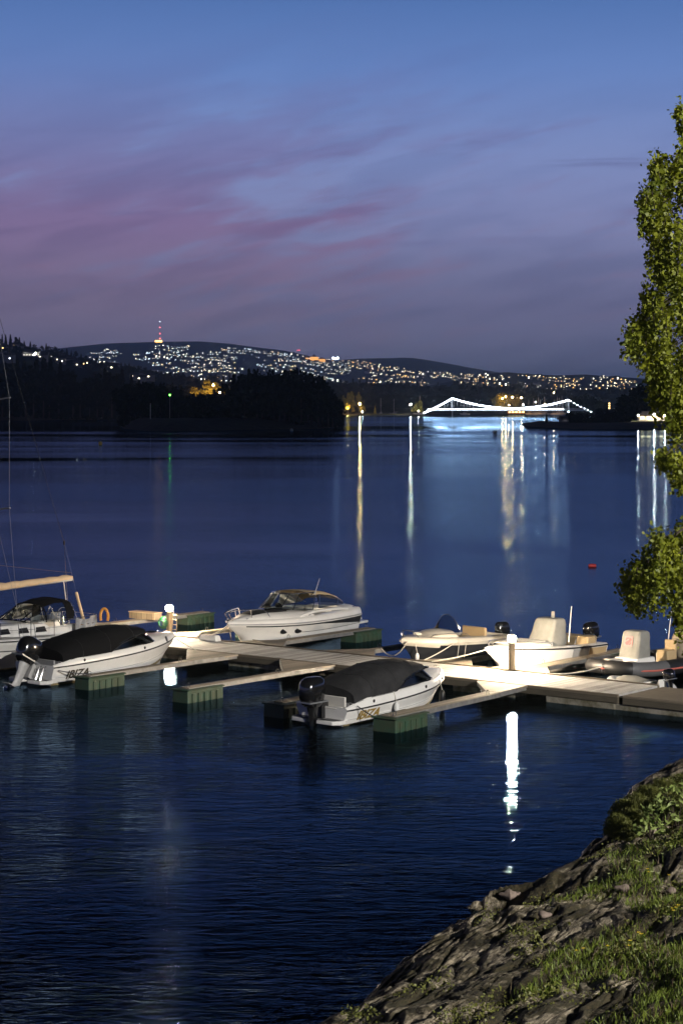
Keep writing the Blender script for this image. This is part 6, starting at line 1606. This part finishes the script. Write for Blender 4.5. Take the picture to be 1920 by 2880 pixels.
# low leafy mounds
n = 90000; X = RS.uniform(-1, 12.5, n); Y = RS.uniform(18.5, 46, n); D_ = shore_d(X, Y); q_ = fbm(X*1.3+40, Y*.9, 3, .5); keep = (D_ > 1.2) & (q_ > .60) & (X/Y > 0) & (X/Y < .2)
X, Y, q_ = X[keep], Y[keep], q_[keep]; n = len(X); Z = land_z(X, Y)+np.clip((q_-.60)*1.6, 0, .25)*RS.uniform(.2, 1, n)+.02
a = unit(n); b = np.cross(a, unit(n)); b /= np.linalg.norm(b, axis=1, keepdims=True); s_ = RS.uniform(.014, .03, (n, 1))
tag(quads('ground_cover', np.stack([X, Y, Z], 1), a*s_, b*s_*.8, M['bushleaf']), 'low leafy ground cover in mounds on the shore', 'ground cover', None, 'stuff')
# yellow and pale flowers: single plants with a stalk and a head
def flower(px, py, m, lb):
    # find where the view ray meets the land
    for Yt in np.arange(20, 46, .06):
        z = HC-(py-HZ)*Yt/F; x = (px-960)*Yt/F
        if z < gz(x, Yt)+.16: break
    p = Vector((x, Yt, gz(x, Yt))); o = thing('flower', lb, 'flower', p, R3.uniform(0, 6), 'flowers on the rocky shore'); hh = .20
    q = MB(); q.tube([(0, 0, -.05), (.01, 0, hh*.6), (0, .01, hh)], .004, 4); q.build('stalk', M['grassm'], o)
    q = MB()
    for i in range(5):
        aa = 6.283*i/5; q.add([(0, 0, hh), (.026*math.cos(aa-.5), .026*math.sin(aa-.5), hh+.012), (.042*math.cos(aa), .042*math.sin(aa), hh+.014), (.026*math.cos(aa+.5), .026*math.sin(aa+.5), hh+.012)], [(0, 1, 2, 3)])
    q.build('petals', M[m], o, 0, fix=False)
for px, py in ((1820, 2454), (1824, 2460), (1900, 2562), (1890, 2564), (1906, 2556), (1893, 2571), (1620, 2682), (1708, 2669), (1771, 2655), (1768, 2668), (1795, 2632), (1802, 2638), (1640, 2676), (1880, 2470)):
    flower(px, py, 'petal', 'yellow flower on a thin stalk in the shore grass')
for px, py in ((1788, 2430), (1796, 2431), (1755, 2452), (1833, 2460), (1851, 2464), (1862, 2410), (1886, 2388), (1712, 2465), (1676, 2476), (1662, 2484), (1674, 2480), (1848, 2390), (1880, 2560)):
    flower(px, py, 'petalw', 'pale flower on a thin stalk in the shore grass')
# loose stones
for i, (px, py, s_) in enumerate(((1750, 2505, .10), (1885, 2514, .08), (1432, 2530, .14), (1530, 2580, .09))):
    for Yt in np.arange(20, 46, .06):
        z = HC-(py-HZ)*Yt/F; x = (px-960)*Yt/F
        if z < gz(x, Yt)+.02: break
    q = MB(); q.ball((0, 0, s_*.3), s_, 12, 8, sc_=(1.3, .9, .7)); q.v = [tuple(Vector(v)*(1+.18*math.sin(v[0]*31+i)+.12*math.sin(v[1]*43+v[2]*29))) for v in q.v]
    o = q.build('stone', M['stone'], None, 50); o.location = (x, Yt, gz(x, Yt)+.03)
    tag(o, ['reddish stone in the dark gap between grass patches', 'small stone below the brown slab near the right edge', 'pale stone on the low rock spit at the water', 'small grey stone on the bedrock below the spit'][i], 'stone')
